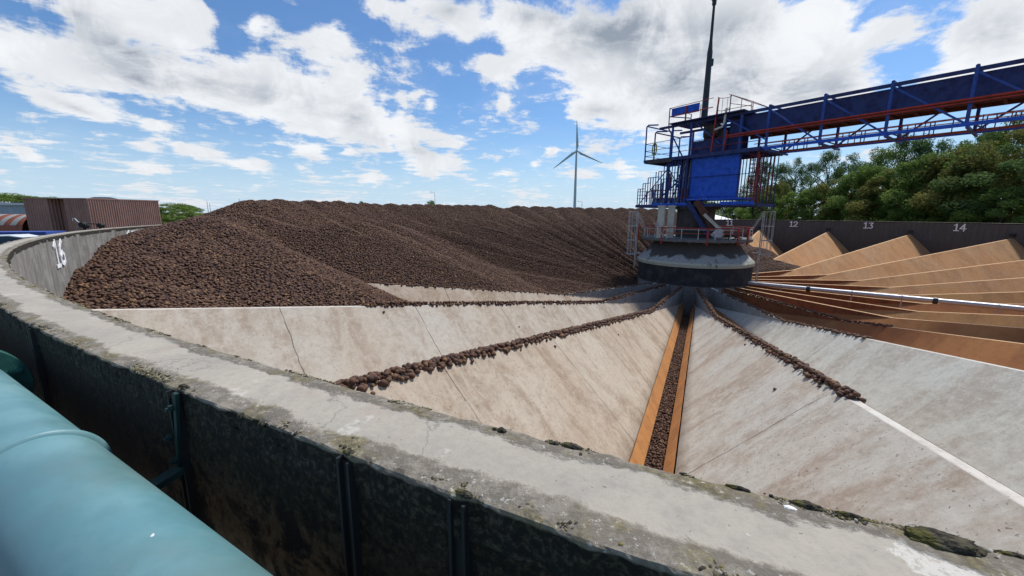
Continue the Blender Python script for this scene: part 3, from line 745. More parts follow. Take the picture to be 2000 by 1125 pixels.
    potatoes('spilled_potatoes', pts, .05, 1, label='small mound of potatoes spilled on the tower deck beside the chute', cat='potato mound', kind='stuff')
M_shaft = painted('dark_shaft_concrete', (.030,.030,.034), (.10,.09,.08), .7, .9, sc=1.6)
M_deck = painted('deck_concrete', (.16,.16,.155), (.06,.06,.06), .8, .8)
M_redrail = painted('orange_red_paint', (.50,.09,.04), (.2,.05,.03), .4, .6)
tower()

def caged_ladder(loc, az, z0, z1, c0, c1, label, m):
    root = empty('caged_ladder', (*loc, 0), az, label=label, cat='ladder', group='caged ladders on the tower')
    for y in (-.2,.2): MB().bar((0,y,z0),(0,y,z1),.05,.05).build('stringer', m, root)
    z = z0 + .15; first = MB().tube([(0,-.2,0),(0,.2,0)], .014, 6).build('rung', m, root); first.location = (0,0,z); z += .28
    while z < z1 - .2: o = first.copy(); COL.objects.link(o); o.location = (0,0,z); z += .28
    b = MB(); n = 12; hz = list(np.linspace(c0, c1, 4))
    def cp(k): a = -math.pi*.62 + math.pi*1.24*k/n; return (.30+.36*math.cos(a)-.02, .36*math.sin(a))
    for z in hz:
        pts = [(0,-.2,z)] + [(*cp(k), z) for k in range(n+1)] + [(0,.2,z)]
        for p, q in zip(pts, pts[1:]): b.bar(p, q, .012, .05)
    for k in range(1, n, 2): x, y = cp(k); b.bar((x,y,c0),(x,y,c1), .022)
    b.build('safety_cage', m, root)
    for y in (-.2, .2):
        for z in (z0+.6, c0+.1): MB().bar((0,y,z),(-.42,y,z),.03).build('wall_bracket', m, root)
        MB().bar((0,y,z1-.05),(-.55,y,-.3),.03).build('stay', m, root)
e = Vector((.9096,-.4154,0)); fw = Vector((.4154,.9096,0))
p = C0 - e*3.98 - fw*.35; caged_ladder((p.x,p.y), math.atan2(-e.y,-e.x), -3.25, .82, -2.3, .80, 'pale galvanised caged ladder on the left side of the tower', M_galvl)  if False else None
M_galvl = painted('light_galvanised_steel', (.50,.51,.51), (.28,.27,.25), .4, .5, metal=.2)
caged_ladder((p.x,p.y), math.atan2(-e.y,-e.x)-.1, -3.3, .80, -2.35, .78, 'pale galvanised caged ladder on the left side of the tower', M_galvl)
p = C0 + e*3.98 - fw*.45; caged_ladder((p.x,p.y), math.atan2(e.y,e.x)+.1, -4.4, .82, -2.0, .80, 'taller grey caged ladder on the right side of the tower', M_galv)

# ------------------------------------------------------------------ slewing conveyor bridge, local x along the boom
def bridge():
    root = empty('slewing_conveyor', C0, BA, label='blue steel slewing conveyor bridge turning on the central tower and reaching out to the right', cat='conveyor bridge')
    def part(name, m, fn):
        b = MB(); fn(b); return b.build(name, m, root)
    Y0, Y1 = -1.3, 1.3
    END = 30.2
    # machine house under the bridge
    def f(b):
        b.box((1.58,-1.18,3.05),(3.13,.24,2.78))
    o = part('machine_house', M_blue, f)
    bv = o.modifiers.new('bevel', 'BEVEL'); bv.width = .015
    part('house_ledge', M_blue, lambda b: (b.box((1.58,-.4,1.585),(3.75,2.1,.13)), b.box((1.58,-1.34,1.80),(3.3,.05,.08))))
    part('house_trim', M_bluedk, lambda b: (b.bar((.02,-1.31,1.66),(.02,-1.31,4.44),.05), b.bar((3.15,-1.31,1.66),(3.15,-1.31,4.44),.05), b.bar((0,-1.312,4.42),(3.17,-1.312,4.42),.05)))
    part('house_handrail', M_bluedk, lambda b: (b.tube([(-1.0,-1.42,3.02),(4.3,-1.42,3.02)],.022,6), b.bar((-.0,-1.42,1.6),(-.0,-1.42,3.02),.03)))
    def f(b):
        for s in (.25,.85,.95,1.3,.45,1.15): b.box((s,-1.46,1.60+.05*(s>1)),(.05,.012,.02))
    part('ledge_specks', M_numwhite, f)  # small white boxes for the white specks along the ledge
    # lower deck, edge beams
    part('lower_deck', M_bluedk, lambda b: (b.box((.1,0,1.22),(8.4,3.0,.06)), b.bar((-4.1,-1.48,1.2),(4.3,-1.48,1.2),.10,.2), b.bar((-4.1,1.48,1.2),(4.3,1.48,1.2),.10,.2),
         [b.bar((x,-1.45,1.15),(x,1.45,1.15),.08,.14) for x in (-4,-3,-2,-1,0,1,2,3,4.2)]))
    part('lower_edge_beam', M_blue, lambda b: b.box((-1.3,-1.545,1.30),(2.7,.025,.16))); part('lower_edge_beam', M_blue, lambda b: b.box((3.3,-1.545,1.30),(2.0,.025,.2)))
    # stepped lattice of the counter end
    def toph(s): return 2.45 + (s+4.0)*.70 if s < -1.3 else 4.35
    for side, y in (('near', -1.46), ('far', 1.46), ('mid', 0.2)):
        def f(b):
            s = -4.0; k = 0
            while s < (-.1 if side != 'far' else 4.2):
                h = min(4.3, 2.45 + round((s+4.0)/.55)*.55*.70)
                b.bar((s,y,1.25),(s,y,h),.045); 
                if k % 2 == 0: b.bar((s,y,h),(s+.55,y,h),.045)
                s += .21; k += 1
        part('cage_posts', M_bluedk if side != 'near' else M_blue2, f)
    for y, zz, m in ((-1.46,(1.75,2.25),M_reddk),(-1.40,(2.0,),M_bluedk),(1.46,(1.75,2.25,2.9),M_bluedk),(.2,(1.9,2.4,3.0),M_reddk)):
        part('cage_rails', m, lambda b: [b.tube([(-4.0 if z < 2.5 else -3.0,y,z),(0.0,y,z)],.02,6) for z in zz])
    part('crossed_braces', M_bluedk, lambda b: (b.bar((-3.9,-1.44,1.3),(-1.2,-1.44,4.2),.05), b.bar((-1.3,-1.44,1.3),(-.1,-1.44,4.2),.06), b.bar((-2.4,1.2,1.3),(-.3,1.2,4.2),.07), b.bar((-3.4,-.4,1.3),(-.8,-.4,3.4),.08),b.bar((-.2,-1.0,1.3),(-1.9,-1.0,3.9),.05)))
    def f(b):
        for s in (-3.2,-2.6,-2.0,-1.4,-.9,-.5): b.tube([(s,-.7,1.3),(s+.15,-.7,1.3+min(3,(s+4.2)))],.05,8); b.box((s+.1,-.3,1.6),(.28,.5,.35))
    part('machinery', M_galv, f)
    part('red_machinery', M_reddk, lambda b: [b.box((s,-1.05,z),(.10,.08,.8)) for s, z in ((-3.5,1.9),(-3.0,2.2),(-2.2,2.0),(-1.6,2.8),(-.6,1.9),(-.35,1.9))])
    part('inner_dark_box', M_bluedk, lambda b: b.box((-.75,.35,2.75),(1.3,1.2,2.8)))  # dark box added so the inside of the lower cage reads dark
    part('tall_posts', M_bluedk, lambda b: [b.bar((s,-1.5,1.2),(s,-1.5,4.4),.09) for s in (-1.55,-.15)])
    # right hand stair cage
    def f(b):
        for s in (3.45,3.7,3.95,4.15): 
            b.bar((s,-.6,1.3),(s,-.6,4.2),.04); b.bar((s,.9,1.3),(s,.9,4.2),.04)
        for z in np.arange(1.5,4.2,.24): b.bar((3.4,-.6,z),(4.2,-.6,z),.03); b.bar((3.4,-.6,z),(3.4,.9,z),.03)
        b.bar((4.22,-1.45,1.2),(4.22,-1.45,4.35),.09); b.bar((3.3,-1.45,2.0),(4.22,-1.45,2.0),.03)
    part('stair_cage', M_reddk, f)
    # upper deck
    part('upper_deck', M_bluedk, lambda b: (b.box((.4,0,4.42),(7.9,3.3,.07)), b.bar((-3.5,-1.62,4.36),(4.35,-1.62,4.36),.08,.22), b.bar((-3.5,1.62,4.36),(4.35,1.62,4.36),.08,.22),
         [b.bar((x,-1.6,4.3),(x,1.6,4.3),.08,.16) for x in (-3.4,-2.4,-1.4,-.4,.6,1.6,2.6,3.6,4.3)]))
    part('deck_valance', M_soot, lambda b: b.box((-2.2,-1.67,4.28),(1.9,.02,.24)))
    # tail portal frames
    for s, zt in ((-3.5,6.9),(-2.75,6.35)):
        part('tail_frame', M_blue2, lambda b: (b.tube([(s,-1.55,4.4),(s,-1.55,zt-.12),(s+.12,-1.55,zt),(s+.9,-1.5,zt-.10)],.05,8), b.tube([(s,1.55,4.4),(s,1.55,zt-.12),(s+.12,1.55,zt),(s+.9,1.5,zt-.1)],.05,8), b.bar((s,-1.55,zt-.06),(s,1.55,zt-.06),.07)))
    for z in (4.75,5.1,5.6): part('tail_rail', M_blue2, lambda b: (b.tube([(-3.5,1.55,z),(-3.5,-1.55,z),(-.2,-1.55,z+.05)],.02,6)))
    part('hose_reel', M_hose, lambda b: [b.tube([(-2.75+.04*j,-1.6-.02*j,5.15)]+[(-2.75+.04*j+.17*math.cos(a),-1.6-.02*j,5.15+.42*math.sin(a)) for a in np.linspace(0,6.28,20)],.016,6) for j in range(4)])
    # main upper frame over the house
    def f(b):
        for y in (Y0,Y1): b.bar((-2.6,y,6.56),(END,y,6.56),.09,.16)
    part('top_chord', M_bluedk, f)
    def f(b):
        for y in (Y0,Y1): b.bar((-.3,y,4.40),(END,y,4.40),.11,.15)
    part('bottom_chord', M_blue, f)
    part('frame_legs', M_blue2, lambda b: [b.bar((s,y,4.45),(s,y,6.5),.11) for s in (-1.55,-.2,2.05,3.0) for y in (Y0,Y1)])
    part('frame_braces', M_blue2, lambda b: (b.bar((-1.9,Y0,6.5),(-.7,Y0,4.5),.07), b.bar((.1,Y0-.02,6.5),(1.8,Y0-.02,5.0),.07), b.bar((-1.5,Y0-.5,7.1),(0,Y0-.5,6.75),.06), b.bar((2.1,Y0,6.4),(4.4,Y0,4.9),.08)))
    part('drive_unit', M_soot, lambda b: (b.box((.9,-.4,5.95),(1.0,.9,.7)), b.tube([(.5,-.9,5.8),(1.5,-.9,5.8)],.16,12), b.box((1.6,-.5,5.7),(.4,.6,.5))))
    part('rear_panel', M_bluedk, lambda b: (b.box((1.0,-1.05,4.95),(2.3,.05,.85)), b.box((1.0,.9,5.5),(3.0,.05,1.7)), b.box((2.6,-1.0,5.4),(.8,.06,1.8))))
    for z in (4.85,5.35): part('red_house_rail', M_reddk, lambda b: b.tube([(-.1,Y0-.12,z),(4.3,Y0-.12,z)],.022,6))
    part('red_ladder', M_red, lambda b: (b.bar((1.35,Y0-.14,4.5),(1.55,Y0-.14,7.7),.09,.06), b.bar((2.15,Y0-.14,4.5),(2.25,Y0-.14,5.7),.09,.06)))
    part('white_downpipe', M_greypaint, lambda b: b.tube([(2.12,-1.5,7.0),(2.05,-1.5,6.2),(1.95,-1.5,5.95),(1.55,-1.5,5.85),(1.5,-1.5,5.85)],.065,10))
    # top platform
    part('top_platform', M_bluedk, lambda b: b.box((.8,-.4,6.68),(4.9,2.6,.06)))
    part('blue_panel', M_blue, lambda b: b.box((-.55,-1.62,7.38),(1.95,.04,.52)))
    part('red_guardrail', M_red, lambda b: (b.tube([(-1.6,-1.68,7.68),(1.35,-1.68,7.72)],.02,6), b.tube([(-1.6,-1.68,7.14),(1.35,-1.68,7.18)],.03,6), b.bar((-.45,-1.68,6.7),(-.45,-1.68,7.6),.09,.06), b.bar((.55,-1.68,6.7),(.55,-1.68,7.5),.03)))
    part('blue_guardrail', M_bluedk, lambda b: (b.tube([(-1.65,-1.68,6.5),(-1.65,-1.68,7.7)],.035,8), b.tube([(-1.65,1.0,6.7),(-1.65,1.0,7.7)],.035,8), b.tube([(-1.65,-1.68,7.68),(-1.65,1.0,7.68)],.02,6)))
    part('pale_guardrail', M_palered, lambda b: (b.tube([(2.25,-1.4,6.7),(2.25,-1.4,7.75),(2.25,1.4,7.75),(2.25,1.4,6.7)],.025,6), b.tube([(2.25,-1.4,7.75),(3.55,-1.3,7.1),(3.55,-1.3,6.5)],.025,6), b.tube([(2.25,-1.4,7.25),(3.55,-1.3,6.85)],.02,6), b.bar((2.9,-1.35,6.6),(2.9,-1.35,7.42),.03), b.tube([(3.55,-1.3,7.1),(3.55,1.3,7.1),(2.25,1.4,7.75)],.02,6), b.tube([(.5,1.3,7.6),(2.25,1.4,7.6)],.02,6)))
    def f(b):
        for z in (7.0,7.75): b.tube([(1.5,-1.5+.0,z)] + [(1.85+.36*math.cos(a),-1.3+.36*math.sin(a),z) for a in np.linspace(math.pi,0,10)] + [(2.2,-1.5,z)],.018,6)
        for a in np.linspace(math.pi,0,5): b.bar((1.85+.36*math.cos(a),-1.3+.36*math.sin(a),6.7),(1.85+.36*math.cos(a),-1.3+.36*math.sin(a),7.75),.018)
    part('hoop_cage', M_palered, f)
    # boom: portal frames, diagonals, belt trough
    k = 0; s = 4.49
    while s < END:
        y = 0
        def f(b):
            for yy in (Y0, Y1): b.bar((s,yy,4.34),(s,yy,6.74),.10,.12)
            b.bar((s,Y0-.05,6.72),(s,Y1+.05,6.72),.07,.08)
            b.bar((s+.05,Y0-.15,4.28),(s+.05,Y1+.45,4.28),.10,.10)
            b.bar((s,Y0,4.5),(s+.5,0,4.28),.05); b.bar((s,Y1,4.9),(s,Y0+.4,4.35),.04)
        part('portal_frame', M_blue2, f)
        if s + 2.59 < END:
            part('diagonal_brace', M_blue2, lambda b: b.bar((s+.05,Y0,6.45),(s+2.54,Y0,4.45),.07,.08))
            part('diagonal_brace', M_blue2, lambda b: b.bar((s+.05,Y1,4.45),(s+2.54,Y1,6.45),.07,.08))
            part('walkway_posts', M_reddk, lambda b: [b.bar((s+q,.95,4.35),(s+q,.95,5.0),.04) for q in (.35,.62,1.15,1.3,1.9)] + [b.bar((s+q,.15,4.35),(s+q,.15,4.95),.035) for q in (.3,1.1)])
        s += 2.59; k += 1
    part('belt_side', M_bluedk, lambda b: (b.box(((END+2.7)/2,-.82,6.0),(END-2.7,.05,1.0)), b.box(((END+2.7)/2,.82,6.0),(END-2.7,.05,1.0))))
    part('belt_cover', M_bluedk, lambda b: [b.add([(x,y,6.51+.03*(1-abs(y)/.84)) for x in (2.7, END) for y in (-.86,0,.86)], [(0,1,4,3),(1,2,5,4)])])
    part('belt_underside', M_rustsheet, lambda b: (b.box(((END+2.7)/2,0,5.50),(END-2.7,1.6,.04)), b.box(((END+2.7)/2,-.7,5.40),(END-2.7,.06,.16)), b.box(((END+2.7)/2,.7,5.40),(END-2.7,.06,.16))))
    part('idlers', M_rustsheet, lambda b: [b.tube([(x,-.6,5.38),(x,.6,5.38)],.06,8) for x in np.arange(3.2, END, .9)])
    for y, z, r in ((-1.40,5.40,.045),(-1.43,5.27,.03)): part('red_pipe', M_red, lambda b: b.tube([(2.2,y,z),(END,y,z)], r, 8))
    for y, z in ((.95,5.0),(.95,4.86),(.15,4.92)): part('walkway_rail', M_red, lambda b: b.tube([(3.2,y,z),(END,y,z)], .024, 6))
    part('walkway', M_reddk, lambda b: b.box(((END+4)/2,.55,4.36),(END-4,.62,.025)))
    part('end_support', M_bluedk, lambda b: (b.bar((END-.1,Y0,4.4),(R+.14-.2,Y0,.35),.16), b.bar((END-.1,Y1,4.4),(R+.14-.2,Y1,.35),.16), b.bar((R-.1,Y0-.2,.35),(R-.1,Y1+.2,.35),.18)))
    # loading chute down to the deck
    q1 = Matrix.Rotation(-BA, 3, 'Z') @ (at(1352, 396, 27.2) - C0); q2 = Matrix.Rotation(-BA, 3, 'Z') @ (at(1402, 462, 26.3) - C0)
    part('chute_beam', M_bluedk, lambda b: (b.bar(q1+Vector((-.25,-.1,0)), q2+Vector((-.55,-.1,0)), .14, .3)))
    part('chute', M_rustsheet, lambda b: (b.bar(q1+Vector((.25,0,.1)), q2+Vector((0,0,.1)), .34, .34), b.bar(q1+Vector((.5,-.1,.1)), q2+Vector((.3,-.1,.25)), .06, .12)))
    part('chute_lip', M_offwhite, lambda b: b.bar(q1+Vector((.95,-.12,-.75)), q2+Vector((.35,-.12,.3)), .12, .2))
    part('hanger_rods', M_bluedk, lambda b: (b.bar((2.6,-1.2,1.15),(2.25,-1.2,.2),.03), b.bar((2.2,-1.2,1.15),(2.9,-1.2,.1),.03), b.bar((3.2,-1.2,1.15),(2.3,-1.2,.0),.025)))
M_blue2 = painted('faded_blue_paint', (.025,.075,.33), (.02,.02,.05), .5, .5, rust=(.08,.03,.02))
M_hose = mat('yellow_hose', (.42,.42,.10), .6)[0]
M_palered = painted('pale_pink_rail', (.30,.12,.11), (.2,.12,.1), .4, .6)  # dull pink paint of the guardrail and hoop cage
bridge()

def light_mast():
    root = empty('mast', C0 + Vector((-.08,.05,6.71)), label='tall dark two-stage mast above the blue bridge with a ring lamp on top', cat='mast')
    g = painted('dark_green_paint', (.035,.05,.055), (.015,.02,.03), .5, .45)
    MB().tube([(0,0,0),(0,0,4.0),(0,0,4.45),(0,0,4.55)], [.215,.165,.165,.12], 16).build('lower_pole', g, root)
    MB().tube([(0,0,4.45),(0,0,5.1),(0,0,7.25),(0,0,7.4)], [.15,.095,.075,.10], 14).build('upper_pole', g, root)
    b = MB(); b.box((.17,-.05,3.75),(.14,.16,.42)); b.lathe([(.1,7.15),(.13,7.2),(.13,7.45),(.06,7.55),(0,7.55)],12); b.build('winch_box', g, root)
    MB().tube([(0,0,-.02),(0,0,.12),(0,0,.3)], [.38,.38,.22], 16).build('base_flange', g, root)
    b = MB(); b.box((.45,0,.25),(.35,.3,.4)); b.build('winch_motor', M_soot, root)
    for k in range(3):
        a = 2*math.pi*k/3 + .2; b = MB(); b.tube([(0,0,7.3),(.36*math.cos(a),.36*math.sin(a),7.8),(.55*math.cos(a),.55*math.sin(a),8.25)], .035, 8); b.build('bracket_arm', g, root)
    b = MB(); b.lathe([(.0,7.72),(.30,7.74),(.40,7.80),(.40,7.9),(.0,7.94)], 24, sm=False); b.tube([(0,0,7.5),(0,0,7.75)],.02,6); b.build('lamp_ring', M_reddk, root)
light_mast()

# ------------------------------------------------------------------ silver irrigation pipe over the gutter between ridges 6 and 7
def radial_hit(px, py, i):
    w = ray(px, py); a = ang(i); n = Vector((-math.sin(a), math.cos(a), 0)); t = n.dot(C0)/n.dot(w); q = w*t
    return (q - C0).dot(Vector((math.cos(a), math.sin(a), 0))), q.z + CAMZ
def silver_pipe():
    I = 6.5; (ra, za), (rb, zb) = radial_hit(1510, 557.5, I), radial_hit(2000, 603.5, I)
    g = (zb-za)/(rb-ra)
    root = empty('silver_pipe', C0, ang(I), label='long silver metal pipe running low over the orange ridges from the tower to the right', cat='pipe')
    rs = [3.72, 7.0, 12.2, 18.4, 24.5, R-.05]; Z = lambda r: za + g*(r-ra)
    m = mat('bright_aluminium', (.40,.41,.44), .5, .7)[0]
    for a, b_ in zip(rs, rs[1:]): MB().tube([(a,0,Z(a)),(b_,0,Z(b_))], .125, 20).build('pipe_length', m, root)
    for r in rs[1:-1]: MB().tube([(r-.09,0,Z(r)),(r+.09,0,Z(r))], .165, 16).build('coupling', M_joint, root)
    for r in (5.6, 9.0, 11.0, 14.2, 19.6, 26): 
        b = MB(); b.bar((r,0,Z(r)-.06),(r,0,z_edge(r)-.4),.05); b.tube([(r-.03,0,Z(r)),(r+.03,0,Z(r))],.14,12); b.build('support_post', M_galv, root)
    return za, zb, ra, rb
print('pipe', silver_pipe())

# ------------------------------------------------------------------ big teal pipe beside the viewer
def teal_pipe():
    al = 1.06; n = Vector((math.cos(al), math.sin(al), 0)); u = Vector((-math.sin(al), math.cos(al), 0)); rho = .150
    base = n*.2395 + Vector((0,0,-.2615))
    root = empty('teal_pipe', base, math.atan2(u.y, u.x), label='thick teal painted steel pipe with bolted flange and welded bead beside the silo wall', cat='pipe')
    m, t = mat('teal_pipe_paint', (.12,.27,.33), .42, 0, .5)
    nz = t.noise(t.obj, 5, 6, .6); nf = t.noise(t.obj, 45, 5, .7); sp = t.noise(t.obj, 22, 2, .4); sm = t.noise(t.scale(t.obj, (1,1,1)), 2.2, 4)
    c = t.mix(t.ramp(nz, .35, .7), (.10,.235,.265), (.145,.285,.31)); c = t.mix(t.math('MULTIPLY', t.ramp(sm, .45, .66), .6), c, (.10,.17,.165))
    c = t.mix(t.ramp(sp, .735, .75), c, (.6,.62,.6)); c = t.mix(t.math('MULTIPLY', t.ramp(nf, .6, .72), .35), c, (.05,.15,.18))
    t.put(t.b.inputs['Base Color'], c); t.put(t.b.inputs['Roughness'], t.ramp(nz, .3, .7, .38, .55)); bump(t, t.math('ADD', nf, nz), .22, .002)
    g, tg = mat('shadowed_teal_paint', (.03,.12,.10), .45); nn = tg.noise(tg.obj, 9, 6, .65); tg.put(tg.b.inputs['Base Color'], tg.mix(tg.ramp(nn,.4,.7), (.032,.13,.105), (.025,.08,.07))); bump(tg, nn, .3, .003)  # flange and bolts: the pipe's paint with shadow put into a darker green
    gd = painted('shadowed_teal_bracket_paint', (.014,.045,.04), (.01,.02,.02), .7, .6, sc=14)  # bracket teal darkened, its shadow painted into the colour
    xs = list(np.linspace(-4, 9, 60))
    MB().tube([(x,0,0) for x in xs], rho, 96, False).build('pipe_body', m, root)
    MB().tube([(1.764-.013,0,0),(1.764-.010,0,0),(1.764,0,0),(1.764+.010,0,0),(1.764+.013,0,0)], [rho-.002,rho+.010,rho+.0145,rho+.010,rho-.002], 96, False).build('welded_bead', m, root)
    sF = 2.95
    b = MB(); b.tube([(sF,0,0),(sF+.004,0,0),(sF+.030,0,0),(sF+.034,0,0)], [rho+.064,rho+.067,rho+.067,rho+.064], 72); b.tube([(sF+.040,0,0),(sF+.044,0,0),(sF+.07,0,0)], [rho+.064,rho+.067,rho+.067], 72)
    b.build('flange', g, root)
    nb = 12
    for k in range(nb):
        a = 2*math.pi*(k+.3)/nb; y, z = (rho+.036)*math.cos(a), (rho+.036)*math.sin(a); b = MB()
        b.tube([(sF-.024,y,z),(sF-.004,y,z)], .016, 6); b.tube([(sF-.036,y,z),(sF-.022,y,z)], .009, 8); b.tube([(sF-.006,y,z),(sF-.0005,y,z)], .024, 14); b.build('bolt', g, root)
    # bracket from the wall
    def wallhit(px, py):
        w = ray(px, py); A = w.x**2+w.y**2; B = -2*(w.x*CX+w.y*CY); Cc = CX*CX+CY*CY-(R+TH+.004)**2
        t = (-B - math.sqrt(B*B-4*A*Cc))/(2*A); return Vector((w.x*t, w.y*t, CAMZ + w.z*t))
    h0 = wallhit(362, 912); h1 = wallhit(352, 765); h2 = wallhit(356, 905); d = (h0 - C0); d.z = 0; d.normalize()
    b = MB(); b.bar(h1 + d*.012, h2 + d*.012 + Vector((0,0,-.05)), .016, .010, up=d)
    inv = root.matrix_basis.inverted() if False else (Matrix.Translation(base) @ Matrix.Rotation(math.atan2(u.y,u.x),4,'Z')).inverted()
    def loc(mb): mb.v = [tuple(inv @ Vector(v)) for v in mb.v]; return mb
    loc(b).build('wall_plate', gd, root)
    b = MB(); e2 = base + u*(h0-base).dot(u) + n*.10; e2.z = h0.z - .03
    b.bar(h0 + d*.01, e2, .045, .02); loc(b).build('support_arm', gd, root)
    for (px, py) in ((347,848),(358,892),(350,792)):
        q = wallhit(px, py) + d*.018; b = MB(); b.tube([q, q + d*.010], .011, 6); b.tube([q+d*.008, q+d*.018],.006,8); loc(b).build('bracket_bolt', gd, root)
teal_pipe()

# ------------------------------------------------------------------ trees
def leaf_mat(name, a, b, c=None):
    m, t = mat(name, a, .85, 0, .08)
    oi = t.node('ShaderNodeObjectInfo').outputs['Random']
    rnd = t.node('ShaderNodeNewGeometry').outputs['Random Per Island']
    n = t.noise(t.obj, .55, 4, .6)
    col = t.mix(rnd, a, b); col = t.mix(t.math('MULTIPLY', t.ramp(n, .42, .62), .7), col, c or b)
    col = t.mix(t.math('MULTIPLY', oi, .35), col, tuple(q*.55 for q in a))
    t.put(t.b.inputs['Base Color'], col)
    tr = t.node('ShaderNodeBsdfTranslucent'); t.put(tr.inputs[0], col)
    ms = t.node('ShaderNodeMixShader'); ms.inputs[0].default_value = .42
    out = t.n['Material Output']; t.l.new(t.b.outputs[0], ms.inputs[1]); t.l.new(tr.outputs[0], ms.inputs[2]); t.l.new(ms.outputs[0], out.inputs[0])
    return m
L_dark = leaf_mat('dark_leaves', (.085,.145,.05), (.16,.25,.08), (.055,.095,.035))
L_mid = leaf_mat('mid_green_leaves', (.13,.215,.05), (.25,.33,.08), (.085,.15,.04))
L_olive = leaf_mat('olive_leaves', (.17,.19,.05), (.28,.25,.075), (.10,.14,.04))
M_bark = painted('bark', (.07,.055,.04), (.03,.025,.02), .7, .9)
def crown_mesh(seed, n_leaf, leaf, shape, mt):
    """unit crown, height 1 (z 0..1), half-width .5; clumps of leaf-sized faces spread through the volume"""
    r = np.random.default_rng(seed)
    nc = 46; P = []
    for _ in range(nc):
        z = r.uniform(.02, .97)
        if shape == 'tall': w = .5*min(1, (1-z)*1.6+.12)*min(1, z*5+.35)
        elif shape == 'bush': w = .5*math.sqrt(max(0, 1-(z*1.02)**2))+.02
        else: w = .5*math.sqrt(max(.02, 1-((z-.48)/.54)**2))
        a = r.uniform(0, 6.283); q = math.sqrt(r.uniform(.25, 1)); P.append((w*q*math.cos(a), w*q*math.sin(a), z, r.uniform(.06,.135)))
    P = np.array(P); pick = r.choice(nc, n_leaf, p=P[:,3]**2/np.sum(P[:,3]**2))
    d = r.normal(size=(n_leaf,3)); d /= np.linalg.norm(d, axis=1)[:,None]; rr = r.uniform(.15, 1, n_leaf)**.45
    c = P[pick,:3] + d*(P[pick,3]*rr)[:,None]*np.array([1.1,1.1,.8])
    t1 = r.normal(size=(n_leaf,3)); t1 /= np.linalg.norm(t1, axis=1)[:,None]
    nn = d*.6 + r.normal(size=(n_leaf,3))*.5 + np.array([0,0,.45]); t1 -= nn*(np.sum(t1*nn,1)/np.sum(nn*nn,1))[:,None]; t1 /= np.linalg.norm(t1,axis=1)[:,None]
    t2 = np.cross(nn, t1); t2 /= np.linalg.norm(t2,axis=1)[:,None]
    s = leaf*r.uniform(.6,1.35,n_leaf)[:,None]
    V = np.stack([c - t1*s, c + t2*s*.55, c + t1*s, c - t2*s*.55], 1).reshape(-1,3)
    Fq = np.arange(n_leaf*4).reshape(-1,4)
    me = bpy.data.meshes.new('crown'); me.from_pydata(V.tolist(), [], Fq.tolist()); me.materials.append(mt); return me
def trunk_mesh(h):
    b = MB(); b.tube([(0,0,-.02),(.01,0,.3*h),(0,.01,.6*h),(.01,0,.9*h)], [.022,.016,.011,.004], 8)
    for k in range(6):
        a = k*1.1; z = .25*h + k*.1*h; b.tube([(0,0,z),(.12*math.cos(a),.12*math.sin(a),z+.12),(.26*math.cos(a),.26*math.sin(a),z+.2)], [.009,.006,.002], 6)
    me = bpy.data.meshes.new('trunk'); me.from_pydata(b.v, [], b.f); me.materials.append(M_bark); return me
CR = {'tall': [crown_mesh(k, 15000, .0105, 'tall', L_dark) for k in (1,2,3)],
      'bush': [crown_mesh(k, 15000, .0145, 'bush', m) for k, m in ((4,L_mid),(5,L_olive),(6,L_mid))],
      'round': [crown_mesh(k, 20000, .011, 'round', m) for k, m in ((7,L_mid),(8,L_olive),(9,L_dark),(10,L_mid))]}
TRK = trunk_mesh(1.0)
def tree(px, top, Y, width, kind, k, label, base=-2.5, group='trees behind the wall'):
    P = at(px, top, Y); h = P.z - base; low = .10 if kind == 'bush' else .16 if kind == 'round' else .22
    root = empty('bush' if kind == 'bush' else 'tree', (P.x, P.y, base), rng.uniform(0, 6.28), label=label, cat='bush' if kind == 'bush' else 'tree', group=group)
    o = bpy.data.objects.new('crown', CR[kind][k % len(CR[kind])]); COL.objects.link(o); o.parent = root
    o.location = (0,0,h*low*.6); o.scale = (width, width*rng.uniform(.8,1.1), h*(1-low*.6))
    o = bpy.data.objects.new('trunk', TRK); COL.objects.link(o); o.parent = root; o.scale = (h*.9,)*3
    return root
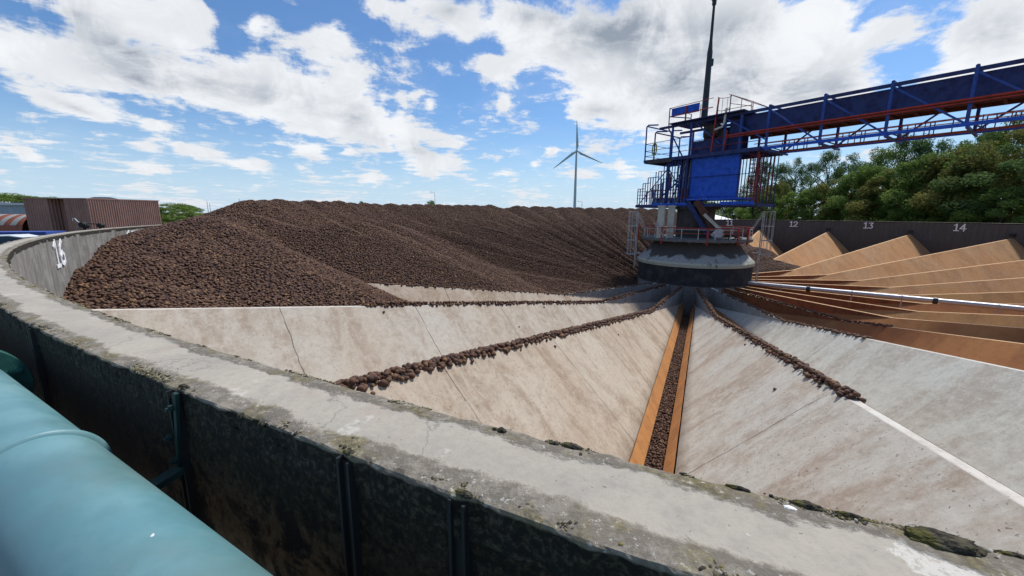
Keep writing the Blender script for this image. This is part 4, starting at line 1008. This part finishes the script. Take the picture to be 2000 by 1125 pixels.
TB = [ # px, top row, depth, width, kind, variant, label
 (1478,330,78,6,'tall',0,'dark narrow tree just right of the blue machine house'),
 (1500,316,80,6.5,'tall',1,'dark pointed tree showing under the first boom frame'),
 (1530,322,82,7,'tall',2,'dark rounded-top tree in the back row above number 12'),
 (1560,309,80,6.5,'tall',0,'dark tree above number 12, tallest of its stretch'),
 (1590,318,84,7,'tall',1,'dark tree in the back row right of number 12'),
 (1624,297,80,7.5,'tall',2,'tall dark poplar-like tree midway between numbers 12 and 13'),
 (1662,302,82,7,'tall',0,'dark poplar-like tree left of number 13, sky gap beside it'),
 (1700,308,76,7,'round',2,'dark round tree behind the bushes above number 13'),
 (1738,292,70,8,'round',0,'green tree below the boom, above and right of number 13'),
 (1776,262,66,8,'tall',1,'tallest dark tree, its top reaching the lower chord of the boom'),
 (1806,272,64,8,'tall',2,'dark tree reaching the boom right of the tallest one'),
 (1842,276,62,9,'tall',0,'dark loose tree behind the big willow-like bushes'),
 (1880,282,64,10,'round',3,'green tree behind the olive bush above number 14'),
 (1925,268,60,10,'round',0,'green tree right of number 14 just under the boom'),
 (1968,240,56,11,'round',2,'big dark green tree near the right edge, overlapping the boom'),
 (2030,228,54,13,'round',3,'large green tree cut by the right edge of the picture'),
 (1487,372,70,7,'bush',0,'mid green bush beside the right-hand caged ladder'),
 (1520,352,72,7,'bush',1,'yellowish green bush left of number 12'),
 (1556,376,68,7,'bush',2,'low green bush above number 12'),
 (1592,368,66,7.5,'bush',0,'dense green bush right of number 12'),
 (1630,352,64,8,'bush',1,'olive bush under the poplar-like trees'),
 (1668,340,62,8,'bush',2,'green bush left of number 13'),
 (1704,326,59,9,'bush',0,'tall rounded bush above number 13'),
 (1748,330,56,9.5,'bush',1,'olive green bush right of number 13'),
 (1792,316,54,9.5,'bush',2,'broad green bush midway between numbers 13 and 14'),
 (1838,300,52,10,'bush',0,'broad green bush left of number 14'),
 (1886,290,50,11,'bush',1,'large olive-brown bush above number 14'),
 (1938,296,48,11,'bush',1,'large olive bush right of number 14'),
 (1990,262,47,12,'round',1,'large dark olive tree at the right frame edge'),
 (2050,270,44,13,'round',2,'dark tree mostly beyond the right frame edge'),
 (1440,398,80,8,'bush',2,'low bush seen through the tower railing beside the white tent'),
 (1405,392,84,9,'round',2,'dark tree behind the white tent roof'),
 (1385,395,88,9,'bush',0,'low dark bush behind the loading chute'),
 (1360,372,92,8,'bush',2,'dark bush mostly hidden by the tower core'),
 (1452,372,88,9,'round',2,'dark tree under the right end of the blue machine house'),
 (1714,372,58,7,'bush',0,'low round bush directly above number 13 at the wall top'),
 (1820,370,51,7,'bush',2,'low bush at the wall between numbers 13 and 14'),
 (1900,372,47,7,'bush',0,'low bush right above number 14 at the wall top'),
 (1968,368,43,7,'bush',2,'low dark bush at the wall near the right edge'),
 (1642,392,63,6,'bush',2,'small bush behind the wall midway between 12 and 13'),
]
for j, (px, top, Y, w, kd, k, lab) in enumerate(TB): tree(px, top, Y, w, kd, k, lab)
for px, top, Y, w, lab in ((332,398,95,10,'green bush right of the brown shed at the foot of the sky'),(356,400,105,9,'round green tree beside the heap at the left'),(375,404,110,7,'small green tree partly behind the left end of the heap'),
    (322,405,80,6,'low green bush touching the corner of the brown shed'),(14,383,120,22,'broad green tree top left of the brown shed'),(52,384,125,18,'green tree top behind the grey hall'),(82,386,130,12,'green tree top just left of the brown shed'),(-30,378,120,22,'green tree top at the left frame edge'),
    (102,390,140,10,'distant treetop above the brown shed roof'),(128,389,150,9,'second distant treetop above the brown shed roof')):
    tree(px, top, Y, w, 'round' if w > 9 else 'bush', 0, lab, group='distant trees at the left')
tree(840, 393, 130, 4.5, 'round', 0, 'small green treetop peeking over the heap crest under a street lamp', group=None)
tree(705, 393.5, 125, 2.6, 'bush', 0, 'tiny green treetop peeking over the middle of the heap crest', group=None)

# ------------------------------------------------------------------ wind turbine
def turbine():
    Y = 600; h = at(1126, 295.5, Y); g = -2.5
    root = empty('wind_turbine', (h.x, h.y, g), label='white three-bladed wind turbine standing far behind the potato heap', cat='wind turbine')
    m = mat('hazed_turbine_white', (.42,.50,.54), .5)[0]; H = h.z - g  # white greyed to pale blue, distance haze put into the colour
    MB().tube([(0,0,0),(0,0,H*.5),(0,0,H-1.2)], [2.3,1.8,1.2], 24).build('mast', m, root)
    b = MB(); b.box((0,2.0,H),(2.6,8,2.6)); b.build('nacelle', m, root)
    b = MB(); b.lathe([(0,1.6),(1.0,1.4),(1.6,.4),(1.6,-.8)], 16); b.v = [(x, -z-2.6, y+H) for x, y, z in b.v]; b.build('hub', m, root)
    k = Y/F
    for dx, dz in ((-2,52),(50,-22),(-43,-32)):
        L = 54*k; a = math.atan2(dz, dx); d = Vector((math.cos(a),0,math.sin(a))); n = Vector((-d.z,0,d.x)); b = MB()
        cs = [(0,1.0,1.0),(.06,1.0,.95),(.16,1.9,.6),(.4,1.45,.4),(.7,.95,.25),(.95,.45,.12),(1,.12,.05)]
        vs = []; c0 = Vector((0,-3.3,H))
        for t, w, th in cs:
            for q in range(8): p = 2*math.pi*q/8; vs.append(c0 + d*(t*L) + n*(math.cos(p)*w + (-.35*w if t > .1 else 0)) + Vector((0,math.sin(p)*th,0)))
        fs = [(i*8+q, i*8+(q+1)%8, (i+1)*8+(q+1)%8, (i+1)*8+q) for i in range(len(cs)-1) for q in range(8)]
        b.add(vs, fs, True); b.build('blade', m, root)
turbine()
def lamp(px, top, Y, arm, label):
    P = at(px, top, Y); root = empty('street_lamp', (P.x, P.y, -2.5), label=label, cat='street lamp'); H = P.z + 2.5
    MB().tube([(0,0,0),(0,0,H-.2),(arm*.3,0,H),(arm,0,H+.05)], [.11,.07,.06,.05], 8).build('pole', M_galvl, root)
    b = MB(); b.box((arm*1.25,0,H+.05),(abs(arm)*.55,.25,.14)); b.build('lamp_head', M_galv, root)
lamp(1137, 393.5, 130, -.95, 'small street lamp with arm to the left, just right of the wind turbine')
lamp(849, 375.5, 130, -.95, 'street lamp standing behind the heap above a small treetop')
lamp(16, 380, 30, -1.1, 'grey gooseneck street lamp at the far left frame edge') if False else None
for px, top, Y, lab in ((404,392,420,'thin grey mast far away left of the heap crest'),(409,396,430,'second thin mast far away, shorter, left of the heap crest'),(467,388,300,'thin pale antenna mast above the left shoulder of the heap')):
    P = at(px, top, Y); root = empty('far_mast', (P.x,P.y,-2.5), label=lab, cat='mast'); b = MB(); H = P.z+2.5
    MB().tube([(0,0,0),(0,0,H)], [.35,.12], 6).build('pole', M_galv, root)
    MB().box((0,0,H*.82),(1.6,.2,.25)).build('cross_arm', M_galv, root)

# ------------------------------------------------------------------ buildings and things beyond the wall on the left
def corrugated(name, col, pitch):
    m, t = mat(name, col, .55); x, y, z = t.xyz(t.obj)
    n = t.noise(t.scale(t.obj, (3,3,.3)), 1, 5, .6); n2 = t.noise(t.obj, .7, 5, .6)
    c = t.mix(t.math('MULTIPLY', t.ramp(n, .4, .7), .5), col, tuple(q*.6 for q in col)); c = t.mix(t.math('MULTIPLY', t.ramp(n2, .45, .65), .35), c, tuple(min(1,q*1.4) for q in col))
    t.put(t.b.inputs['Base Color'], c); bump(t, n2, .1); return m
M_cor = corrugated('brown_corrugated_steel', (.34,.19,.155), .28)
def brown_shed():
    a, b_, c = at(44, 388, 43), at(168, 388.5, 43), at(309, 393.2, 50)
    zt = a.z; a.z = b_.z = c.z = 0; d = a + (c - b_)
    root = empty('brown_shed', (b_.x, b_.y, -2.5), label='brown corrugated steel shed behind the left wall, one end in shade', cat='shed')
    H = zt + 2.5; o = b_.copy()
    def wall(p, q, nrib, name, inset=None):
        p = p - o; q = q - o; u = (q-p); L = u.length; u.normalize(); n = Vector((u.y,-u.x,0)); b = MB(); k = nrib*4; vs = []
        for i in range(k+1):
            ph = i % 4; off = .0 if ph in (0,3) else .07; s = L*(i + (.25 if ph in (1,) else -.25 if ph == 3 else 0))/k; s = min(L, max(0, s))
            e = p + u*s + n*off; vs += [(e.x,e.y,0),(e.x,e.y,H)]
        b.add(vs, [(2*i,2*i+2,2*i+3,2*i+1) for i in range(k)]); b.build(name, M_cor, root)
    wall(b_, c, 33, 'long_wall'); wall(c, d, 18, 'rear_wall'); wall(d, a, 33, 'far_side_wall')
    e1 = a + (b_-a)*.355; e2 = a + (b_-a)*.64; back = (c-b_)*.16
    wall(a, e1, 9, 'end_wall'); wall(e1, e1+back, 4, 'recess_cheek'); wall(e1+back, e2+back, 7, 'recessed_door'); wall(e2+back, e2, 4, 'recess_cheek'); wall(e2, b_, 9, 'end_wall')
    pts = [a-o,b_-o,c-o,d-o]; b = MB()
    cen = sum(pts, Vector())/4; pts = [cen + (q-cen)*1.02 for q in pts]
    b.add([(q.x,q.y,H) for q in pts]+[(q.x,q.y,H+.10) for q in pts], [(3,2,1,0),(4,5,6,7),(0,1,5,4),(1,2,6,5),(2,3,7,6),(3,0,4,7)]); b.build('roof', M_cor, root)
brown_shed()
def hall():
    a, b_ = at(-60, 398, 62), at(47, 399, 62)
    root = empty('grey_hall', (0,0,0), label='long blue-grey industrial hall at the left edge behind the brown shed', cat='hall')
    m = corrugated('blue_grey_sheet', (.30,.37,.44), .3); m2 = mat('pale_roof_edge', (.55,.6,.66), .6)[0]
    b = MB(); b.box(((a.x+b_.x)/2-10, 66, (a.z-2.5)/2-.1),(b_.x-a.x+24, 8, a.z+2.3)); b.build('wall', m, root)
    b = MB(); b.box(((a.x+b_.x)/2-10, 66, a.z),(b_.x-a.x+24.6, 8.6, .35)); b.build('roof_edge', m2, root)
    root = empty('red_arched_shelter', (0,0,0), label='low rust-red round-roofed shelter with pale skylight strips at the left edge', cat='shelter')
    p = at(-70, 421, 50); q = at(50, 421, 50); zc = p.z; r = 2.2
    mr = corrugated('rust_red_sheet', (.26,.075,.035), .3); ms = mat('translucent_skylight', (.30,.30,.28), .6)[0]
    b = MB(); n = 16; b.add([(x, 51.5 - r*math.cos(math.pi*k/n), zc - 2.0 + r*math.sin(math.pi*k/n)) for x in (p.x-6, q.x) for k in range(n+1)], [(k,k+1,n+2+k,n+1+k) for k in range(n)], True)
    b.box(((p.x-6+q.x)/2, 51.5, (zc-2.0-2.5)/2), (q.x-p.x+6, 2*r, zc-2.0+2.5)); b.build('shell', mr, root)
    for x in (at(0,421,50).x-1.4, at(20,421,50).x-1, at(38,421,50).x-.6):
        b = MB(); b.add([(x+dx+.9*(k/8-.5), 51.5 - (r+.03)*math.cos(math.pi*k/n), zc-2.0 + (r+.03)*math.sin(math.pi*k/n)) for dx in (0,.8) for k in range(2,8)], [(k,k+1,7+k,6+k) for k in range(5)], True); b.build('skylight', ms, root)
hall()
def small_stuff():
    # dark covered mound behind the brown shed
    b = MB(); b.lathe([(1,0),(.94,.35),(.75,.7),(.45,.92),(.2,1),(0,1.0)], 40)
    c = at(200, 385, 88); hw = (at(268,388,88).x - at(132,388,88).x)/2
    o = b.build('covered_mound', painted('dark_tarpaulin', (.05,.055,.07), (.02,.02,.02), .6, .7), label='dark tarpaulin-covered mound rising just above the brown shed roof', cat='mound'); o.location = (c.x, c.y, -2.5); o.scale = (hw, hw*.7, c.z+2.5)
    # parked lorry and car
    P = at(22, 452, 30); root = empty('lorry_trailer', (P.x, P.y, -2.5), .3, label='low trailer with blue, white and green striped side boards at the left edge', cat='trailer'); H = P.z + 2.5
    for k, (nm, c) in enumerate((('blue_board',(.03,.07,.30)),('white_board',(.6,.6,.6)),('green_board',(.10,.30,.12)),('red_board',(.4,.06,.05)))):
        MB().box((0,-.0,H-.12-.24*k),(5.2,2.0,.225)).build(nm, mat(nm, c, .5)[0], root)
    MB().box((0,0,H-1.3),(4.8,1.8,.5)).build('chassis', M_black, root)
    for x in (-1.8,-.8,1.6):
        for y in (-.95,.95): b = MB(); b.tube([(x,y-.12,.5),(x,y+.12,.5)],.5,20); b.build('wheel', M_black, root)
    P = at(44, 459, 21); root = empty('parked_car', (P.x, P.y, -2.5), .35, label='white parked car, only its roof showing above the left end of the wall', cat='car'); mw = mat('white_car_paint', (.62,.66,.68), .25, 0, .6)[0]; mg = mat('car_glass', (.02,.03,.035), .1, 0, .6)[0]; H = P.z+2.5
    def prism(prof, w0, name, m):
        b = MB(); n = len(prof); vs = [(x, s*(w0 if z < 1.0 else w0*.82), z) for s in (-1,1) for x, z in prof]; b.add(vs, [tuple(range(n)), tuple(range(2*n-1,n-1,-1))] + [(k,k+n,(k+1)%n+n,(k+1)%n) for k in range(n)]); o = b.build(name, m, root)
        bv = o.modifiers.new('bevel','BEVEL'); bv.width = .07; bv.segments = 3; return o
    prism([(-2.2,.35),(-2.25,.8),(-2.1,.98),(1.1,1.0),(2.0,.85),(2.15,.6),(2.1,.32)], .88, 'body', mw)
    prism([(-2.0,.96),(-1.5,H-.08),(-.2,H-.02),(.4,H-.12),(1.15,.96)], .86, 'cabin', mg)
    prism([(-1.55,H-.1),(-1.2,H),(-.1,H+.03),(.4,H-.10)], .80, 'roof', mw)
    for x in (-1.4,1.35):
        for y in (-.8,.8): b = MB(); b.tube([(x,y-.1,.33),(x,y+.1,.33)],.33,20); b.build('wheel', M_black, root)
    # pump fitting with curved lever behind the wall
    P = at(160, 441, 17.5); k = P.y/F; root = empty('pump_fitting', (P.x, P.y, P.z), label='grey curved pump lever with dark round housings above the left wall, before the brown shed', cat='pump')
    b = MB(); b.tube([(-16*k,0,9*k),(-15*k,0,13*k),(-11*k,0,13.5*k),(-7*k,0,8*k),(-2*k,0,5*k),(3*k,0,4.5*k)], .022, 8); b.build('lever', M_galvl, root)
    b = MB(); b.tube([(-12*k,0,-7*k),(-9*k,0,-2*k),(-2*k,0,2*k)], .018, 8); b.build('stay_rod', M_galv, root)
    b = MB(); b.tube([(3*k,-.1,2*k),(3*k,.1,2*k)], .12, 16); b.tube([(7*k,-.08,0),(7*k,.08,0)], .1, 16); b.build('housing', M_black, root)
    b = MB(); b.tube([(9*k,0,4*k),(36*k,0,3.5*k)], .02, 8); b.build('rod', M_joint, root)
    b = MB(); b.tube([(37*k,-.08,1*k),(37*k,.08,1*k)], .10, 16); b.box((33*k,0,0),(.1,.1,.12)); b.build('knob', M_black, root)
    b = MB(); b.bar((4*k,0,0),(4*k,0,-2.0),.07); b.bar((34*k,0,0),(34*k,0,-2.0),.05); b.build('stand', M_joint, root)
    # white tent behind the far wall
    p0, p1 = at(1382, 421, 72), at(1428, 430, 72)
    root = empty('white_tent', (0,0,0), label='white tent roof behind the far wall beside number 11', cat='tent'); x0 = p0.x-3; x1 = at(1426,430,72).x; xr = at(1410,419,72).x; zr = at(1410,418.5,72).z; ze = at(1426,430,72).z; zg = -2.5
    mt_ = mat('white_canvas', (.8,.82,.85), .6)[0]
    b = MB(); b.add([(x0,70,ze),(x1,70,ze),(x0,75,zr+.0),(xr,75,zr),(x0,80,ze),(x1,80,ze)], [(0,1,3,2),(2,3,5,4),(1,5,3)]); b.build('roof', mt_, root)
    b = MB(); b.add([(x0,70,zg),(x1,70,zg),(x1,80,zg),(x0,80,zg),(x0,70,ze),(x1,70,ze),(x1,80,ze),(x0,80,ze)], [(0,1,5,4),(1,2,6,5),(2,3,7,6),(3,0,4,7)]); b.build('walls', mt_, root)
    # little floodlights on the far wall top
    for px, i, lab in ((1561,-.43,'small white floodlight on top of the far wall just right of number 12'),(1518,-.82,'tiny white cap on top of the far wall left of number 12')):
        q = pol(R+.12, i, .0); root = empty('floodlight', tuple(q), ang(i), label=lab, cat='floodlight')
        MB().box((0,0,.12),(.06,.06,.24)).build('stem', M_joint, root)
        b = MB(); b.lathe([(0,.38),(.14,.34),(.17,.24),(.0,.22)] if px > 1530 else [(0,.16),(.10,.12),(.0,.02)], 14, sm=True); b.build('lamp_head', M_greypaint, root)
        if px > 1530: MB().bar((0,-.1,.30),(0,-.75,.14),.05).build('arm', M_joint, root)
small_stuff()

# ------------------------------------------------------------------ moss clumps, debris on the coping
def moss_mat():
    m, t = mat('dry_moss', (.05,.05,.03), .95); n = t.noise(t.obj, 60, 6, .7); g = t.noise(t.obj, 14, 4)
    c = t.mix(t.ramp(n, .4, .6), (.022,.020,.016), (.085,.075,.05)); c = t.mix(t.ramp(g, .5, .62), c, t.mix(n, (.05,.06,.02), (.13,.11,.03)))
    t.put(t.b.inputs['Base Color'], c); bump(t, n, 1.0, .006); return m
M_moss = moss_mat()
def clump(px, py, lx, ly, h, label, mt=None, name='moss_clump', z=0.0, cat='moss', slope=None):
    w = ray(px, py); p = w*(-(CAMZ - z)/w.z) + Vector((0,0,CAMZ)); a = math.atan2(p.y-CY, p.x-CX); r_ = math.hypot(p.x-CX, p.y-CY)
    r_ = max(r_, R + lx*.75 + .010); r_ = min(r_, R + TH - .004); p = Vector((CX + r_*math.cos(a), CY + r_*math.sin(a), p.z))
    V, Fc = ico(5); vs = []
    for v in V:
        q = Vector(v); n = 1 + .22*mnoise.noise(q*2.2 + Vector((px,0,0))) + .10*mnoise.noise(q*6 + Vector((px,0,0))) + .07*mnoise.noise(q*16) + .08*mnoise.noise(q*34)
        vs.append((q.x*lx*n, q.y*ly*n, max(-.012, q.z*h*n - .002)))
    return mesh_obj(name, vs, [tuple(f) for f in Fc], mt or M_moss, smooth=True, loc=tuple(p), rz=a, label=label, cat=cat)
clump(1822, 1037, .022, .052, .016, 'largest dark moss cushion on the inner edge of the wall top near the right corner')
clump(1572, 978, .010, .024, .009, 'medium dark moss cushion on the wall edge, left of the largest one')
clump(1655, 996, .005, .020, .006, 'narrow dark moss strip between the two bigger cushions')
clump(1118, 872, .010, .026, .009, 'dark lumpy moss on the wall edge left of the orange gutter')
clump(1082, 866, .006, .012, .006, 'small dark moss lump directly beside the lumpy moss left of the gutter')
clump(980, 842, .009, .013, .011, 'small round black moss ball on the inner wall edge left of centre')
clump(966, 839, .006, .008, .007, 'smaller black moss ball next to the round one left of centre')
clump(1438, 935, .005, .022, .005, 'thin dark moss strip on the wall edge right of the orange gutter')
clump(1960, 1062, .006, .02, .006, 'thin dark moss strip at the lower right corner of the wall edge')
bird = mat('bird_dropping', (.8,.8,.78), .8)[0]
clump(1543, 991, .006, .011, .0035, 'white bird dropping on the wall top near the right moss cushions', bird, 'bird_dropping', cat='bird dropping')
clump(1461, 1044, .005, .007, .002, 'small white bird dropping in the middle of the wall top at the right', bird, 'bird_dropping', cat='bird dropping')
clump(1283, 943, .003, .006, .002, 'tiny white bird dropping on the wall top below the orange gutter', bird, 'bird_dropping', cat='bird dropping')
clump(859, 835, .004, .006, .002, 'pale bluish paint chip on the wall top', mat('paint_chip', (.35,.55,.58), .6)[0], 'paint_chip', cat='paint chip')
for px, py, lab in ((683,884,'black moss tuft over the left one of the two big wall joints'),(905,965,'black moss tuft over the right one of the two big wall joints'),(358,753,'black moss tuft over the wall joint above the teal bracket'),(62,634,'black moss tuft over the leftmost wall joint')):
    d = math.hypot(*(ray(px,py)*(-CAMZ/ray(px,py).z)).xy)
    clump(px, py, .008, .020, .006, lab)
for px, py, lab in ((432,800,'small olive moss tuft below the outer wall edge, left of the joints'),(465,815,'round olive moss tuft on the outer wall edge, middle of three'),(502,832,'olive moss tuft on the outer wall edge, nearest the big joints')):
    clump(px, py, .008, .012, .008, lab, z=-.012)

# small raised moss and grit tufts along both rims of the coping near the viewer
def tufts():
    V, Fc = ICO[1]; P, Sz, Cc = [], [], []
    for _ in range(70000):
        sp = rng.choice([-1, 1])*rng.exponential(2.0)
        if abs(sp) > 9: continue
        a = TH0 + sp/R; inner = rng.random() < .55
        d = abs(rng.normal(0, .016)) if inner else abs(rng.normal(0, .022))
        rr = R + .004 + d if inner else R + TH - .004 - d
        p = Vector((CX + rr*math.cos(a), CY + rr*math.sin(a), 0))
        if mnoise.noise(p*5) + .6*mnoise.noise(p*17) < rng.uniform(-.05, .45): continue
        dist = math.hypot(p.x, p.y); s_ = rng.lognormal(-6.5, .45)*(1 + .12*dist)
        P.append((p.x, p.y, -.003 - .25*max(0, .012-d))); Sz.append(s_)
    n = len(P); P = np.array(P); Sz = np.array(Sz)
    X = V[None]*(Sz[:,None]*rng.uniform(.7,1.6,(n,3)))[:,None,:]*np.array([1,1,.75]); X *= 1 + rng.uniform(-.25,.25,(n,len(V),1)); X += P[:,None,:]
    Fq = (Fc[None] + (np.arange(n)*len(V))[:,None,None]).reshape(-1,3)
    m, t = mat('moss_tuft', (.05,.05,.03), .95); rnd = t.node('ShaderNodeNewGeometry').outputs['Random Per Island']
    cr = t.node('ShaderNodeValToRGB'); t.put(cr.inputs[0], rnd); e_ = cr.color_ramp.elements
    e_[0].color = (.025,.022,.018,1); e_[1].color = (.38,.36,.31,1)
    for q, c in ((.3,(.06,.052,.038)),(.5,(.13,.115,.06)),(.68,(.20,.17,.06)),(.82,(.22,.205,.17))): x = e_.new(q); x.color = (*c,1)
    t.put(t.b.inputs['Base Color'], cr.outputs[0])
    mesh_obj('moss_tufts', X.reshape(-1,3), Fq.tolist(), m, smooth=True, label='fine moss, lichen and grit growing along both rims of the wall top', cat='moss', kind='stuff'); print('tufts', n)
tufts()

def strays():
    pts = []
    for i, r0, r1, n in ((12, 9, 28.5, 9), (11, 9, 25, 9), (13, 12, 24, 5)):
        for _ in range(n):
            r = rng.uniform(r0, r1); y = rng.choice([-1,1])*(.12 + rng.exponential(.12)); a = ang(i)
            pts.append((CX + r*math.cos(a) - y*math.sin(a), CY + r*math.sin(a) + y*math.cos(a), ridge_z(r) - (abs(y)-.055) + .03))
    potatoes('stray_potatoes', pts, .032, 2, label='single potatoes lying scattered on the pale slabs below the potato rows', cat='loose potatoes', kind='stuff')
strays()
